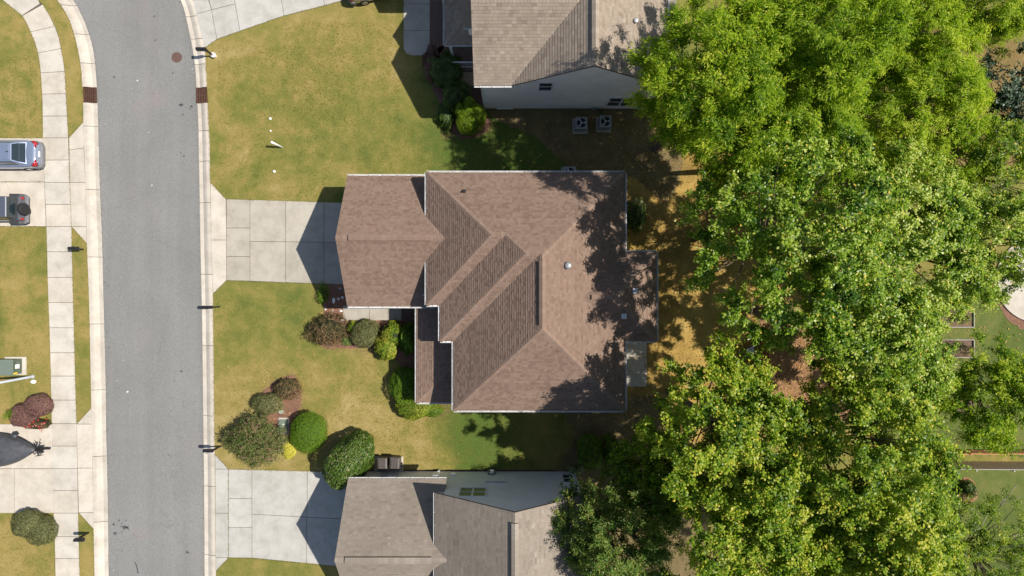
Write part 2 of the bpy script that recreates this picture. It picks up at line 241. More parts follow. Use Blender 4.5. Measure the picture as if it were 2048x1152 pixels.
class MB:
    def __init__(s): s.v = []; s.f = []; s.t = []
    def poly(s, pts, tone=0.5):
        i = len(s.v); s.v += [tuple(p) for p in pts]; s.f.append(tuple(range(i, i + len(pts)))); s.t.append(tone)
    def box(s, x0, x1, y0, y1, z0, z1, tone=0.5):
        i = len(s.v)
        s.v += [(x0, y0, z0), (x1, y0, z0), (x1, y1, z0), (x0, y1, z0), (x0, y0, z1), (x1, y0, z1), (x1, y1, z1), (x0, y1, z1)]
        for q in ((0, 3, 2, 1), (4, 5, 6, 7), (0, 1, 5, 4), (1, 2, 6, 5), (2, 3, 7, 6), (3, 0, 4, 7)):
            s.f.append(tuple(i + k for k in q)); s.t.append(tone)
    def prism(s, pts, z0, z1):
        """pts: outline (x,y), counter-clockwise"""
        n = len(pts); i = len(s.v)
        z1s = z1 if hasattr(z1, '__len__') else [z1] * n
        s.v += [(p[0], p[1], z0) for p in pts] + [(p[0], p[1], z1s[k]) for k, p in enumerate(pts)]
        s.f.append(tuple(i + k for k in reversed(range(n)))); s.f.append(tuple(i + n + k for k in range(n)))
        for k in range(n):
            j = (k + 1) % n; s.f.append((i + k, i + j, i + n + j, i + n + k))
        s.t += [0.5] * (n + 2)
    def beam(s, a, b, w, h=None, up=Vector((0, 0, 1))):
        a = Vector(a); b = Vector(b); h = h or w; d = (b - a).normalized()
        if abs(d.dot(up)) > 0.99: up = Vector((0, 1, 0))
        r = d.cross(up).normalized() * (w / 2); u = r.cross(d).normalized() * (h / 2)
        i = len(s.v)
        for p in (a, b):
            s.v += [tuple(p - r - u), tuple(p + r - u), tuple(p + r + u), tuple(p - r + u)]
        for q in ((0, 1, 2, 3), (7, 6, 5, 4), (0, 4, 5, 1), (1, 5, 6, 2), (2, 6, 7, 3), (3, 7, 4, 0)):
            s.f.append(tuple(i + k for k in q)); s.t.append(0.5)
    def tube(s, pts, rads, n=8, cap=True):
        rings = []
        pts = [Vector(p) for p in pts]
        for k, p in enumerate(pts):
            d = (pts[min(k + 1, len(pts) - 1)] - pts[max(k - 1, 0)]).normalized()
            up = Vector((0, 0, 1)) if abs(d.z) < 0.9 else Vector((1, 0, 0))
            r = d.cross(up).normalized(); u = r.cross(d).normalized()
            i = len(s.v); rings.append(i)
            for q in range(n):
                a = 2 * math.pi * q / n; s.v.append(tuple(p + (r * math.cos(a) + u * math.sin(a)) * rads[k]))
        for k in range(len(rings) - 1):
            for q in range(n):
                s.f.append((rings[k] + q, rings[k] + (q + 1) % n, rings[k + 1] + (q + 1) % n, rings[k + 1] + q)); s.t.append(0.5)
        if cap:
            s.f.append(tuple(rings[0] + q for q in reversed(range(n)))); s.f.append(tuple(rings[-1] + q for q in range(n))); s.t += [0.5, 0.5]
    def lathe(s, prof, c, n=16, axis='z'):
        i0 = len(s.v)
        for (r, z) in prof:
            for q in range(n):
                a = 2 * math.pi * q / n
                p = (r * math.cos(a), r * math.sin(a), z)
                if axis == 'x': p = (p[2], p[0], p[1])
                if axis == 'y': p = (p[0], p[2], p[1])
                s.v.append((c[0] + p[0], c[1] + p[1], c[2] + p[2]))
        for k in range(len(prof) - 1):
            for q in range(n):
                s.f.append((i0 + k * n + q, i0 + k * n + (q + 1) % n, i0 + (k + 1) * n + (q + 1) % n, i0 + (k + 1) * n + q)); s.t.append(0.5)
        s.f.append(tuple(i0 + q for q in reversed(range(n)))); s.f.append(tuple(i0 + (len(prof) - 1) * n + q for q in range(n))); s.t += [0.5, 0.5]
    def loft(s, rings, cap=True):
        n = len(rings[0]); i0 = len(s.v)
        for r in rings: s.v += [tuple(p) for p in r]
        for k in range(len(rings) - 1):
            for q in range(n):
                s.f.append((i0 + k * n + q, i0 + k * n + (q + 1) % n, i0 + (k + 1) * n + (q + 1) % n, i0 + (k + 1) * n + q)); s.t.append(0.5)
        if cap:
            s.f.append(tuple(i0 + q for q in reversed(range(n)))); s.f.append(tuple(i0 + (len(rings) - 1) * n + q for q in range(n))); s.t += [0.5, 0.5]
    def build(s, name, mat, parent=None, smooth=False, bevel=0.0, subsurf=0, tone=False, loc=None, rz=0.0, fix=True):
        me = bpy.data.meshes.new(name); me.from_pydata(s.v, [], s.f); me.update()
        if tone:
            at = me.attributes.new('tone', 'FLOAT', 'FACE'); at.data.foreach_set('value', np.array(s.t, dtype=np.float32))
        elif fix and len(s.f) < 3000:
            bm = bmesh.new(); bm.from_mesh(me); bmesh.ops.recalc_face_normals(bm, faces=bm.faces); bm.to_mesh(me); bm.free()
        me.materials.append(M[mat])
        if smooth: me.polygons.foreach_set('use_smooth', [True] * len(me.polygons))
        o = bpy.data.objects.new(name, me); C.objects.link(o)
        if parent is not None: o.parent = parent
        if loc is not None: o.location = loc
        if rz: o.rotation_euler = (0, 0, rz)
        if bevel:
            b = o.modifiers.new('bevel', 'BEVEL'); b.width = bevel; b.segments = 2; b.limit_method = 'ANGLE'
        if subsurf:
            b = o.modifiers.new('sub', 'SUBSURF'); b.levels = subsurf; b.render_levels = subsurf
        return o
def thing(name, label, cat, loc=(0, 0, 0), rz=0.0, group=None):
    o = bpy.data.objects.new(name, None); C.objects.link(o); o.location = loc; o.rotation_euler = (0, 0, rz)
    o.empty_display_size = 0.3
    return tag(o, label, cat, group)
def tag(o, label=None, cat=None, group=None, kind=None):
    if label: o['label'] = label
    if cat: o['category'] = cat
    if group: o['group'] = group
    if kind: o['kind'] = kind
    return o
def struct(name, label=None):
    o = bpy.data.objects.new(name, None); C.objects.link(o); o['kind'] = 'structure'
    if label: o['label'] = label
    return o
# ------------------------------------------------------------------ ground, road, kerbs, pavements
rnd = random.Random(7)
def resample(pts, step=24.0):
    """Catmull-Rom through pixel points"""
    P = [np.array(p, float) for p in pts]; P = [2 * P[0] - P[1]] + P + [2 * P[-1] - P[-2]]; out = []
    for k in range(1, len(P) - 2):
        n = max(1, int(np.linalg.norm(P[k + 1] - P[k]) / step))
        for j in range(n):
            t = j / n; a, b, c, d = P[k - 1:k + 3]
            out.append(0.5 * ((2 * b) + (c - a) * t + (2 * a - 5 * b + 4 * c - d) * t * t + (-a + 3 * b - 3 * c + d) * t ** 3))
    out.append(P[-2]); return [tuple(p) for p in out]
ROAD_L = [(-330, -330), (-140, -230), (0, -135), (75, -70), (118, -35), (145, 0), (162, 32), (175, 65), (184, 100), (189, 140), (192, 190), (194, 250), (195, 288), (197, 363), (202, 488), (204, 576), (206, 651), (209, 776), (210, 864), (212, 939), (214, 1064), (215, 1152), (219, 1400), (223, 1700)]
ROAD_R = [(-230, -520), (-40, -410), (160, -280), (268, -160), (325, -75), (360, 0), (370, 32), (377, 65), (384, 100), (389, 140), (392, 190), (395, 250), (395.5, 288), (397, 363), (399, 488), (401, 576), (402.5, 651), (404, 776), (405, 864), (406, 939), (407, 1064), (407.5, 1152), (411, 1400), (415, 1700)]
CURB_L = [(-350, -305), (-160, -205), (-22, -110), (45, -52), (86, -28), (114, 0), (135, 32), (147.5, 65), (156, 100), (162.5, 140), (165.5, 190), (167, 240), (168, 288), (171, 363), (174, 488), (177.5, 576), (179.5, 651), (182, 776), (184, 864), (185.5, 939), (187.5, 1064), (189, 1152), (193, 1400), (197, 1700)]
CURB_R = [(-210, -545), (-20, -435), (182, -303), (292, -175), (350, -85), (386, 0), (396, 32), (403.5, 65), (410, 100), (412.5, 140), (415, 190), (417.5, 250), (419.5, 288), (420.5, 363), (423, 488), (425.5, 576), (426.5, 651), (428, 776), (429, 864), (430, 939), (431, 1064), (432, 1152), (436, 1400), (440, 1700)]
def paired(a, b, n=6):
    A = []; B = []
    pa = [a[0]] + a + [a[-1]]; 
    def cr(P, k, t):
        p = [np.array(P[max(0, min(len(P) - 1, i))], float) for i in (k - 1, k, k + 1, k + 2)]
        return 0.5 * ((2 * p[1]) + (p[2] - p[0]) * t + (2 * p[0] - 5 * p[1] + 4 * p[2] - p[3]) * t * t + (-p[0] + 3 * p[1] - 3 * p[2] + p[3]) * t ** 3)
    for k in range(len(a) - 1):
        for j in range(n):
            A.append(cr(a, k, j / n)); B.append(cr(b, k, j / n))
    A.append(np.array(a[-1], float)); B.append(np.array(b[-1], float)); return A, B

mb = MB(); mb.poly([(-400, -400, -0.17), (400, -400, -0.17), (400, 400, -0.17), (-400, 400, -0.17)])
o = mb.build('ground', 'lawn'); o['kind'] = 'structure'
rl, rr = paired(ROAD_L, ROAD_R)
mb = MB()
for k in range(len(rl) - 1):
    mb.poly([(*g2(*rl[k]), -0.10), (*g2(*rl[k + 1]), -0.10), (*g2(*rr[k + 1]), -0.10), (*g2(*rr[k]), -0.10)])
road = mb.build('road', 'asphalt'); road['kind'] = 'structure'
cl, _ = paired(CURB_L, CURB_L); crr, _ = paired(CURB_R, CURB_R)

def slab_lawn(name, outline, mat, z=0.0, depth=0.16, kind='structure'):
    mb = MB(); pts = [g2(*p) for p in outline]
    area = sum(pts[i][0] * pts[(i + 1) % len(pts)][1] - pts[(i + 1) % len(pts)][0] * pts[i][1] for i in range(len(pts)))
    if area < 0: pts = pts[::-1]
    mb.prism(pts, z - depth, z); o = mb.build(name, mat, fix=False); o['kind'] = kind; return o
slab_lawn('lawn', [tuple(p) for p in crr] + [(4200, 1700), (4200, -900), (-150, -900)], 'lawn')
slab_lawn('verge_lawn', [tuple(p) for p in cl] + [(-1800, 1700), (-1800, -500)], 'lawn_west')

# kerbs: rolled profile, one piece for each poured section
def at_y(A, y, lo=20):
    for k in range(len(A) - 1):
        if A[k][1] <= y <= A[k + 1][1]:
            t = (y - A[k][1]) / max(1e-6, A[k + 1][1] - A[k][1]); return A[k] * (1 - t) + A[k + 1] * t
    return A[-1]
PROF = [(0.0, -0.104), (0.02, -0.096), (0.27, -0.108), (0.31, -0.112), (0.48, -0.05), (0.66, 0.006), (0.76, 0.020), (0.99, 0.022), (1.0, -0.05)]
def curb_run(parent, inner, outer, ys, skip=None):
    for a, b in zip(ys[:-1], ys[1:]):
        if skip and abs(a - skip[0]) < 1: continue
        yy = [a + 0.45] + [y for y in np.arange(math.ceil(a / 12) * 12, b, 12) if a + 1 < y < b - 1] + [b - 0.45]
        rings = []
        for y in yy:
            p = at_y(inner, y); q = at_y(outer, y)
            rings.append([(*g2(*(p * (1 - t) + q * t)), z) for t, z in PROF])
        mb = MB(); n = len(PROF)
        for r in rings: mb.v += r
        for k in range(len(rings) - 1):
            for q in range(n - 1):
                mb.f.append((k * n + q, k * n + q + 1, (k + 1) * n + q + 1, (k + 1) * n + q)); mb.t.append(.5)
        mb.build('curb_section', 'concrete_curb', parent)
cb = struct('curb')
curb_run(cb, rl, cl, [-300, -170, -100, -40, 10, 68, 126, 174, 205, 252, 379, 514, 648, 780, 913, 1044, 1180, 1310, 1450, 1600], (174,))
cb2 = struct('curb')
curb_run(cb2, rr, crr, [-400, -250, -120, -40, 32, 77, 128, 174.5, 205.5, 261, 322, 405, 549, 691, 832, 973, 1111, 1240, 1380, 1520, 1660], (174.5,))
for par, inn, out in ((cb, rl, cl), (cb2, rr, crr)):
    mb = MB(); pts = [(*g2(*at_y(inn, y)), -0.118) for y in range(-200, 1600, 20)]; pt2 = [(*g2(*at_y(out, y)), -0.118) for y in range(-200, 1600, 20)]
    for k in range(len(pts) - 1): mb.poly([pts[k], pt2[k], pt2[k + 1], pts[k + 1]])
    mb.build('joint_bed', 'joint_soil', par)

# pavements and drives: every poured panel is its own slab
def panel(parent, quad, mat='concrete', z=0.028, gap=0.42, name='panel', depth=0.10):
    q = [np.array(p, float) for p in quad]; c = sum(q) / len(q); n = len(q); lines = []
    area = sum(q[i][0] * q[(i + 1) % n][1] - q[(i + 1) % n][0] * q[i][1] for i in range(n)); s = 1 if area > 0 else -1
    for i in range(n):
        a, b = q[i], q[(i + 1) % n]; d = b - a; d /= max(1e-9, np.linalg.norm(d)); nrm = np.array([-d[1], d[0]]) * s
        lines.append((a + nrm * gap, d))
    out = []
    for i in range(n):
        (p, d), (r, e) = lines[i - 1], lines[i]
        det = d[0] * -e[1] + e[0] * d[1]
        if abs(det) < 1e-4: out.append(r); continue
        t = ((r[0] - p[0]) * -e[1] + e[0] * (r[1] - p[1])) / det; out.append(p + d * t)
    pts = [g2(*p) for p in out]
    a2 = sum(pts[i][0] * pts[(i + 1) % n][1] - pts[(i + 1) % n][0] * pts[i][1] for i in range(n))
    if a2 < 0: pts = pts[::-1]
    mb = MB(); zz = z + rnd.uniform(-0.002, 0.002); mb.prism(pts, z - depth, zz)
    return mb.build(name, mat, parent, bevel=0.008)
def bed(parent, poly, z=0.006, name='joint_bed'):
    pts = [g2(*p) for p in poly]; mb = MB(); mb.poly([(x, y, z) for x, y in pts]); return mb.build(name, 'joint_soil', parent)
SW_L = [(-160, -60), (-60, -35), (5, 0), (25, 15), (45, 32), (62, 65), (75, 100), (81, 140), (85, 200), (86, 275), (89, 363), (93, 450), (96, 576), (99, 651), (102, 763), (104, 864), (106, 989), (110, 1089), (111, 1152), (117, 1400), (120, 1650)]
SW_R = [(-140, -115), (-5, -75), (77, 0), (88, 14), (100, 32), (115, 65), (123, 100), (129.5, 140), (133, 200), (137, 275), (140, 363), (143, 450), (146, 576), (148, 651), (151, 763), (154, 864), (156, 989), (158, 1089), (160, 1152), (166, 1400), (169, 1650)]
sl, _ = paired(SW_L, SW_L); sr, _ = paired(SW_R, SW_R)
walk = struct('sidewalk')
JL = [32, 64, 106, 146, 188.5, 232.5, 276, 320.5, 365, 409, 453, 503.5, 555, 605, 655.5, 705.5, 752, 800, 847, 892, 937, 981, 1026, 1073, 1117, 1165, 1212, 1260, 1310, 1360]
JR = [9, 53, 97.5, 143, 187.5, 232, 275.5, 320, 365, 409, 453, 503.5, 555, 605, 655.5, 705.5, 752, 800, 847, 892, 937, 981, 1026, 1073, 1117, 1165, 1212, 1260, 1310, 1360]
panel(walk, [(-140, -57), (5, 0), (44, 31.5), (80, 8), (77, 0), (-5, -75), (-100, -105)])
for k in range(len(JL) - 1):
    a, b = at_y(sl, JL[k]), at_y(sl, JL[k + 1]); c, d = at_y(sr, JR[k + 1]), at_y(sr, JR[k])
    am = at_y(sl, (JL[k] + JL[k + 1]) / 2); cm = at_y(sr, (JR[k] + JR[k + 1]) / 2)
    panel(walk, [a, am, b, c, cm, d] if JL[k] < 240 else [a, b, c, d], 'concrete' if k % 3 else 'concrete_curb')
mb = MB()
for k in range(len(sl) - 1):
    if sl[k][1] > 1380: break
    mb.poly([(*g2(*sl[k]), 0.005), (*g2(*sl[k + 1]), 0.005), (*g2(*sr[k + 1]), 0.005), (*g2(*sr[k]), 0.005)])
mb.build('joint_bed', 'joint_soil', walk)

dw = struct('driveway')      # across the street, two cars
for q in ([(-300, 276), (-80, 276), (-80, 364), (-300, 364)], [(-80, 276), (86, 276), (89, 364), (-80, 364)], [(-300, 364), (-80, 364), (-80, 453), (-300, 453)], [(-80, 364), (89, 364), (92.5, 453), (-80, 453)]): panel(dw, q, 'concrete_curb')
for q in ([(138, 276), (167, 244), (168, 276), (168, 296), (138.5, 300)], [(138.5, 300), (168, 296), (171, 365), (140, 365)], [(140, 365), (171, 365), (173, 453), (143, 453)], [(143, 453), (173, 453), (174, 487)]): panel(dw, q, 'concrete_curb')
bed(dw, [(-300, 276), (138, 276), (167, 244), (174, 487), (143, 453), (-300, 453)])
dw2 = struct('driveway')     # across the street, tarpaulin boat
for q in ([(-300, 848), (104, 848), (106, 937), (-300, 937)], [(-300, 937), (29, 937), (29, 1026), (-300, 1026)], [(29, 937), (105.5, 937), (107.5, 1026), (29, 1026)]): panel(dw2, q, 'concrete_curb')
for q in ([(153.5, 848), (183, 816), (184, 848)], [(153.5, 848), (184, 848), (185.5, 936), (155.5, 936)], [(155.5, 936), (185.5, 936), (187, 1025), (157.5, 1025)], [(157.5, 1025), (187, 1025), (187.5, 1058)]): panel(dw2, q, 'concrete_curb')
bed(dw2, [(-300, 848), (154, 848), (183, 816), (187.5, 1058), (157.5, 1026), (-300, 1026)])
dw3 = struct('driveway')     # main house
for q in ([(421, 365), (452, 398), (453, 480), (422.5, 480)], [(422.5, 480), (453, 480), (453, 561), (426, 588)]): panel(dw3, q, 'concrete_curb')
for q in ([(453, 398), (500, 399.5), (500, 456), (453, 456)], [(453, 456), (500, 456), (500, 513), (453, 513)], [(453, 513), (500, 513), (500, 562), (453, 561)],
          [(500, 399.5), (571, 401.5), (571, 483.5), (500, 483)], [(571, 401.5), (648, 404), (648, 484.5), (571, 483.5)], [(648, 404), (728, 407), (728, 485), (648, 484.5)],
          [(500, 483), (571, 483.5), (571, 565), (500, 562)], [(571, 483.5), (648, 484.5), (648, 568), (571, 565)], [(648, 484.5), (728, 485), (728, 571), (648, 568)]): panel(dw3, q, 'concrete_old')
bed(dw3, [(421, 365), (452, 398), (728, 407), (728, 571), (453, 561), (427, 588)])
dw4 = struct('driveway')     # lower neighbour
for q in ([(430, 908), (457, 938), (430.5, 938)], [(430.5, 938), (457, 938), (457, 1026), (431, 1026)], [(431, 1026), (457, 1026), (457.5, 1115), (431.5, 1115)], [(431.5, 1115), (457.5, 1115), (432, 1142)],
          [(457, 938), (504, 939), (504, 997), (457, 997)], [(457, 997), (504, 997), (504, 1055), (457, 1055)], [(457, 1055), (504, 1055), (504, 1115.5), (457.5, 1115)],
          [(504, 939), (615, 942), (614, 1034), (504, 1028)], [(615, 942), (740, 946), (740, 1040), (614, 1034)], [(504, 1028), (614, 1034), (613, 1126), (504, 1115.5)], [(614, 1034), (740, 1040), (740, 1138), (613, 1126)]): panel(dw4, q, 'concrete_white')
bed(dw4, [(430, 908), (457, 938), (740, 946), (740, 1138), (504, 1116), (457.5, 1115), (432, 1142)])
dw5 = struct('driveway')     # upper neighbour, slanting
E = lambda x: np.interp(x, [410, 435, 480, 512, 567, 632, 677, 760, 860], [96, 79, 62.5, 52.5, 32.5, 15, 5, -20, -46])
vx = [(386, 0), (417, 0), (468, 0), (560, 0), (647, 0), (745, 0)]
slope = 0.21
def col5(xt, k): return (xt - k * slope * 0.9, -k)   # runs up out of the frame
low = [(410, 96), (434, 79), (480, 62.5), (568, 32), (649, 11.5), (770, -22)]
for k in range(5):
    a, b = vx[k], vx[k + 1]; la, lb = low[k], low[k + 1]
    if k == 0:
        panel(dw5, [(393, 28), (423, 20), lb, la], 'concrete_white'); panel(dw5, [a, b, (423, 20), (393, 28)], 'concrete_white'); panel(dw5, [(352, -85), (395, -95), b, a], 'concrete_white')
    elif k == 1:
        panel(dw5, [(423, 20), (470.5, 8), lb, la], 'concrete_white'); panel(dw5, [(395, -95), (450, -112), (470.5, 8), (423, 20)], 'concrete_white')
    else:
        ua = (a[0] - 18, -112 - (k - 2) * 26); ub = (b[0] - 18, -112 - (k - 1) * 26)
        panel(dw5, [ua, ub, lb, la], 'concrete_white')
bed(dw5, [(352, -85), (395, -95), (450, -112), (727, -190), (770, -22), (649, 11.5), (568, 32), (480, 62.5), (434, 79), (410, 96), (386, 0)])

# walks, patio slabs
fw = struct('front_walk')
panel(fw, [(686, 611), (739, 611), (739, 641), (686, 641)], 'concrete_old'); panel(fw, [(739, 611), (776, 611), (776, 641), (739, 641)], 'concrete_old'); panel(fw, [(776, 611), (803, 611), (803, 641), (776, 641)], 'concrete_old')
fw2 = struct('front_walk')
panel(fw2, [(807, -90), (860, -90), (860, 8), (807, 8)], 'concrete_old'); panel(fw2, [(807, 8), (860, 8), (860, 61), (806.5, 61)], 'concrete_old')
panel(fw2, [(806.5, 61), (860, 61), (860, 98), (857, 106), (850, 111), (824, 111.5), (813, 108), (807, 99)], 'concrete_old')
pt = struct('patio'); panel(pt, [(1212, 668), (1294, 668), (1294, 714), (1212, 714)], 'concrete'); panel(pt, [(1212, 714), (1294, 714), (1294, 774), (1212, 774)], 'concrete')
pt2 = struct('patio')
panel(pt2, [(2075 + 86 * math.cos(a), 560 + 86 * math.sin(a)) for a in np.linspace(0, 2 * math.pi, 40, endpoint=False)], 'concrete_curb', z=0.10, depth=0.12)
pad = struct('bin_pad'); panel(pad, [(748, 912), (807, 912), (807, 942), (748, 942)], 'concrete_curb', z=0.03)

def patch(name, pts, mat, z, jit=3.0, seed=1):
    r = random.Random(seed); pp = resample(list(pts) + [pts[0]], 6.0)[:-1]
    pp = [(p[0] + r.uniform(-jit, jit), p[1] + r.uniform(-jit, jit)) for p in pp]
    mb = MB(); mb.poly([(*g2(*p), z) for p in pp]); o = mb.build(name, mat); o['kind'] = 'structure'; return o
patch('back_lawn', [(1215, 250), (1450, 240), (1620, 300), (1640, 560), (1516, 640), (1516, 800), (1430, 900), (1160, 880), (1215, 700), (1230, 480)], 'lawn_back', 0.004, 5, 1)
patch('back_lawn', [(1836, 936), (1960, 930), (2500, 935), (2500, 1500), (1500, 1500), (1540, 1200), (1700, 1000)], 'lawn_lush', 0.004, 4, 2)
patch('back_lawn', [(1700, 560), (2500, 560), (2500, 908), (1960, 908), (1780, 900), (1660, 720)], 'lawn_lush', 0.004, 4, 3)
patch('bare_ground', [(1520, 640), (1660, 660), (1700, 830), (1600, 880), (1520, 860)], 'pine_straw', 0.008, 5, 4)
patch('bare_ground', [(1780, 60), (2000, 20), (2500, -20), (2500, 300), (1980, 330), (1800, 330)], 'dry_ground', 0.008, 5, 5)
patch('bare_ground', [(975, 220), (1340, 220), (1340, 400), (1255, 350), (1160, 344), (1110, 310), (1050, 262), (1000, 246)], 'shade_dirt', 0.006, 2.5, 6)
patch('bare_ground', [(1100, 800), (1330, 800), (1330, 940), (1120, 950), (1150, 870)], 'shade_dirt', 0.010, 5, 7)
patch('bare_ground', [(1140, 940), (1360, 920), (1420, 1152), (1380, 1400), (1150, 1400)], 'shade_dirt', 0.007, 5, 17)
patch('mulch_or_shade_bed', [(648, 566), (700, 568), (694, 600), (694, 642), (730, 645), (832, 640), (836, 818), (806, 818), (798, 730), (760, 700), (690, 696), (640, 690), (648, 640)], 'mulch', 0.012, 1.5, 8)
patch('mulch_or_shade_bed', [(540, 768), (588, 752), (604, 795), (592, 836), (580, 872), (552, 874), (520, 850), (516, 800)], 'mulch', 0.010, 5, 9)
patch('mulch_or_shade_bed', [(846, 118), (890, 90), (950, 92), (968, 210), (982, 245), (966, 268), (915, 274), (875, 200)], 'mulch', 0.010, 2, 10)
patch('mulch_or_shade_bed', [(860, -40), (888, -40), (888, 92), (860, 92)], 'deck_brown', 0.010, 0.3, 11)
patch('mulch_or_shade_bed', [(1992, 590), (2002, 618), (2020, 641), (2048, 660), (2110, 668), (2200, 640), (2200, 540), (2000, 540)], 'mulch', 0.010, 2, 12)
patch('mulch_or_shade_bed', [(1905, 966), (1935, 955), (1956, 975), (1950, 1000), (1925, 1005)], 'pine_straw', 0.012, 2, 13)
patch('mulch_or_shade_bed', [(742, 939.5), (1150, 940), (1150, 946), (742, 946)], 'wall_shade', 0.006, .8, 14)  # dark strip painted for the shadow along the lower house wall, not mulch

# ------------------------------------------------------------------ street furniture set in the road
def grate(label, inner, outer, y0, y1):
    p0, q0, p1, q1 = at_y(inner, y0), at_y(outer, y0), at_y(inner, y1), at_y(outer, y1)
    xa, xb = min(p0[0], q0[0]), max(p0[0], q0[0]); t = thing('drain_grate', label, 'drain grate', (*g2((xa + xb) / 2, (y0 + y1) / 2), -0.1), group='storm drain grates in the gutters')
    w = (xb - xa) / 60.0; h = (y1 - y0) / 60.0
    mb = MB(); mb.box(-w + .02, w - .02, -h + .02, h - .02, -0.02, 0.0); mb.build('pit', 'void', t)
    mb = MB()
    for s in (-1, 1):
        mb.box(-w, w, s * h - .045 if s > 0 else -h, h if s > 0 else -h + .045, 0.0, 0.05); mb.box(s * w - .05 if s > 0 else -w, w if s > 0 else -w + .05, -h + .047, h - .047, 0.0, 0.05)
    mb.build('frame', 'rust', t)
    n = 6
    for k in range(n):
        x = -w + (k + 0.9) * 2 * w / (n + .8); mb = MB(); mb.box(x - .030, x + .030, -h + .05, h - .05, 0.002, 0.044); mb.build('bar', 'rust', t)
    mb = MB(); mb.box(-w + .05, w - .05, -.03, .03, 0.046, 0.052); mb.build('crossbar', 'rust', t)
grate('rusty drain grate in the kerb beside the planting strip across the street', rl, cl, 174, 205)
grate('rusty drain grate in the kerb along the big front lawn', rr, crr, 174.5, 205.5)
t = thing('manhole_cover', 'round brown iron manhole cover set in the grey road', 'manhole cover', (*g2(352, 113.5), -0.1))
mb = MB(); mb.lathe([(0.35, 0.0), (0.35, 0.006), (0.33, 0.012)], (0, 0, 0), 32); mb.build('cover', 'manhole_iron', t)
mb = MB()
for k in range(-3, 4):
    for j in range(-3, 4):
        if k * k + j * j < 10: mb.box(k * .082 - .022, k * .082 + .022, j * .082 - .022, j * .082 + .022, 0.012, 0.018)
o = mb.build('raised_pattern', 'manhole_iron', t); o['kind'] = 'stuff'
def blob(parent, px, py, r, seed, mat='oil', z=-0.0965, name='oil_stain'):
    rr_ = random.Random(seed); n = 16; x, y = g2(px, py)
    ph = [rr_.uniform(0, 6.28) for _ in range(3)]
    pts = [(x + (r + r * .3 * math.sin(2 * a + ph[0]) + r * .22 * math.sin(3 * a + ph[1]) + r * .12 * math.sin(5 * a + ph[2])) / 30 * math.cos(a), y + (r + r * .3 * math.sin(3 * a + ph[1]) + r * .2 * math.sin(4 * a + ph[2])) / 30 * math.sin(a), z) for a in np.linspace(0, 2 * math.pi, n, endpoint=False)]
    mb = MB(); mb.poly(pts); mb.build(name, mat, parent)
for k, (x, y, r) in enumerate([(225, 1050, 2.6), (236, 1042, 1.5), (241, 1048, 1.4), (250, 1042, 1.3), (247, 1056, 4.0), (253, 1057, 3.2), (240, 1054, 1.6), (242, 1065, 1.2), (228, 1068, 3), (373, 1106, 2.8), (242, 1104, 1.3), (359, 209, 3), (363, 208, 2), (381, 212, 2.5), (379, 217, 1.4), (307, 31, 1.8), (226, 153, 2), (360, 305, 1.5), (366, 312, 1.8), (352, 309, 1.1), (363, 326, 0.8), (361, 743, 2), (216, 695, 1.6), (219, 705, 0.9), (211, 663, 1.1), (213, 676, .9), (208, 564, 1.3), (213, 555, .8), (344, 145, 1.6), (349, 168, .9)]): blob(road, x, y, r, k)
for k, (x, y, r) in enumerate([(302, 370, 1.2), (253, 784, 2.0), (273, 160, 1.5), (296, 264, 1.0), (383, 137, .9), (245, 721, .9), (231, 762, .8), (225, 1142, .8), (209, 247, .7)]): blob(road, x, y, r, 90 + k, 'white_spot', name='pale_spot')
mb = MB()
arc = [(264 + 9 * math.sin(a), 1128 + 9 * 0 + 32 * (1 - math.cos(a)) - 3, ) for a in np.linspace(0, 1.3, 10)]
for k in range(9):
    a, b = np.array(arc[k]), np.array(arc[k + 1]); mb.poly([(*g2(*a), -.0962), (*g2(*b), -.0962), (*g2(b[0] + 2.4, b[1]), -.0962), (*g2(a[0] + 2.4, a[1]), -.0962)])
mb.build('tyre_mark', 'oil', road)
# ------------------------------------------------------------------ houses
def clip_half(poly, axis, val, keep_less):
    out = []; n = len(poly)
    for i in range(n):
        a, b = poly[i], poly[(i + 1) % n]
        ia = (a[axis] <= val) if keep_less else (a[axis] >= val); ib = (b[axis] <= val) if keep_less else (b[axis] >= val)
        if ia: out.append(a)
        if ia != ib:
            t = (val - a[axis]) / (b[axis] - a[axis]); out.append((a[0] + t * (b[0] - a[0]), a[1] + t * (b[1] - a[1])))
    return out
def shingle_face(mb, pts, course, tabs, r, lift=0.017, style='arch'):
    """pts: coplanar 3D outline; lays every shingle of the face as its own tilted quad"""
    P = [Vector(p) for p in pts]; nrm = Vector((0, 0, 0))
    for i in range(len(P)): nrm += P[i].cross(P[(i + 1) % len(P)])
    nrm.normalize()
    if nrm.z < 0: nrm = -nrm
    U = Vector((0, 0, 1)).cross(nrm).normalized(); V = nrm.cross(U).normalized()
    if V.z < 0: V = -V; U = -U
    o = min(P, key=lambda p: p.z)
    q = [((p - o).dot(U), (p - o).dot(V)) for p in P]
    v0 = min(a[1] for a in q); v1 = max(a[1] for a in q); n = int(math.ceil((v1 - v0) / course))
    for i in range(n):
        a = v0 + i * course; b = a + course
        st = clip_half(clip_half(q, 1, a, False), 1, b, True)
        if len(st) < 3: continue
        u0 = min(p[0] for p in st); u1 = max(p[0] for p in st); u = u0 - r.uniform(0, tabs[1]); rowt = r.gauss(0, 0.04)
        while u < u1:
            w = r.uniform(*tabs); ce = clip_half(clip_half(st, 0, u + .002, False), 0, u + w - .002, True) if True else st
            u += w
            if len(ce) < 3: continue
            if style == 'arch': tone = min(1, max(0, (0.39 if r.random() < .4 else 0.60) + r.gauss(0, .06) + rowt)); lf = lift * (0.75 if tone < .45 else 1.25)
            else: tone = min(1, max(0, 0.5 + r.gauss(0, .13) + rowt)); lf = lift
            mb.poly([o + U * p[0] + V * p[1] + nrm * (0.004 + lf * (1 - (p[1] - a) / course)) for p in ce], tone)
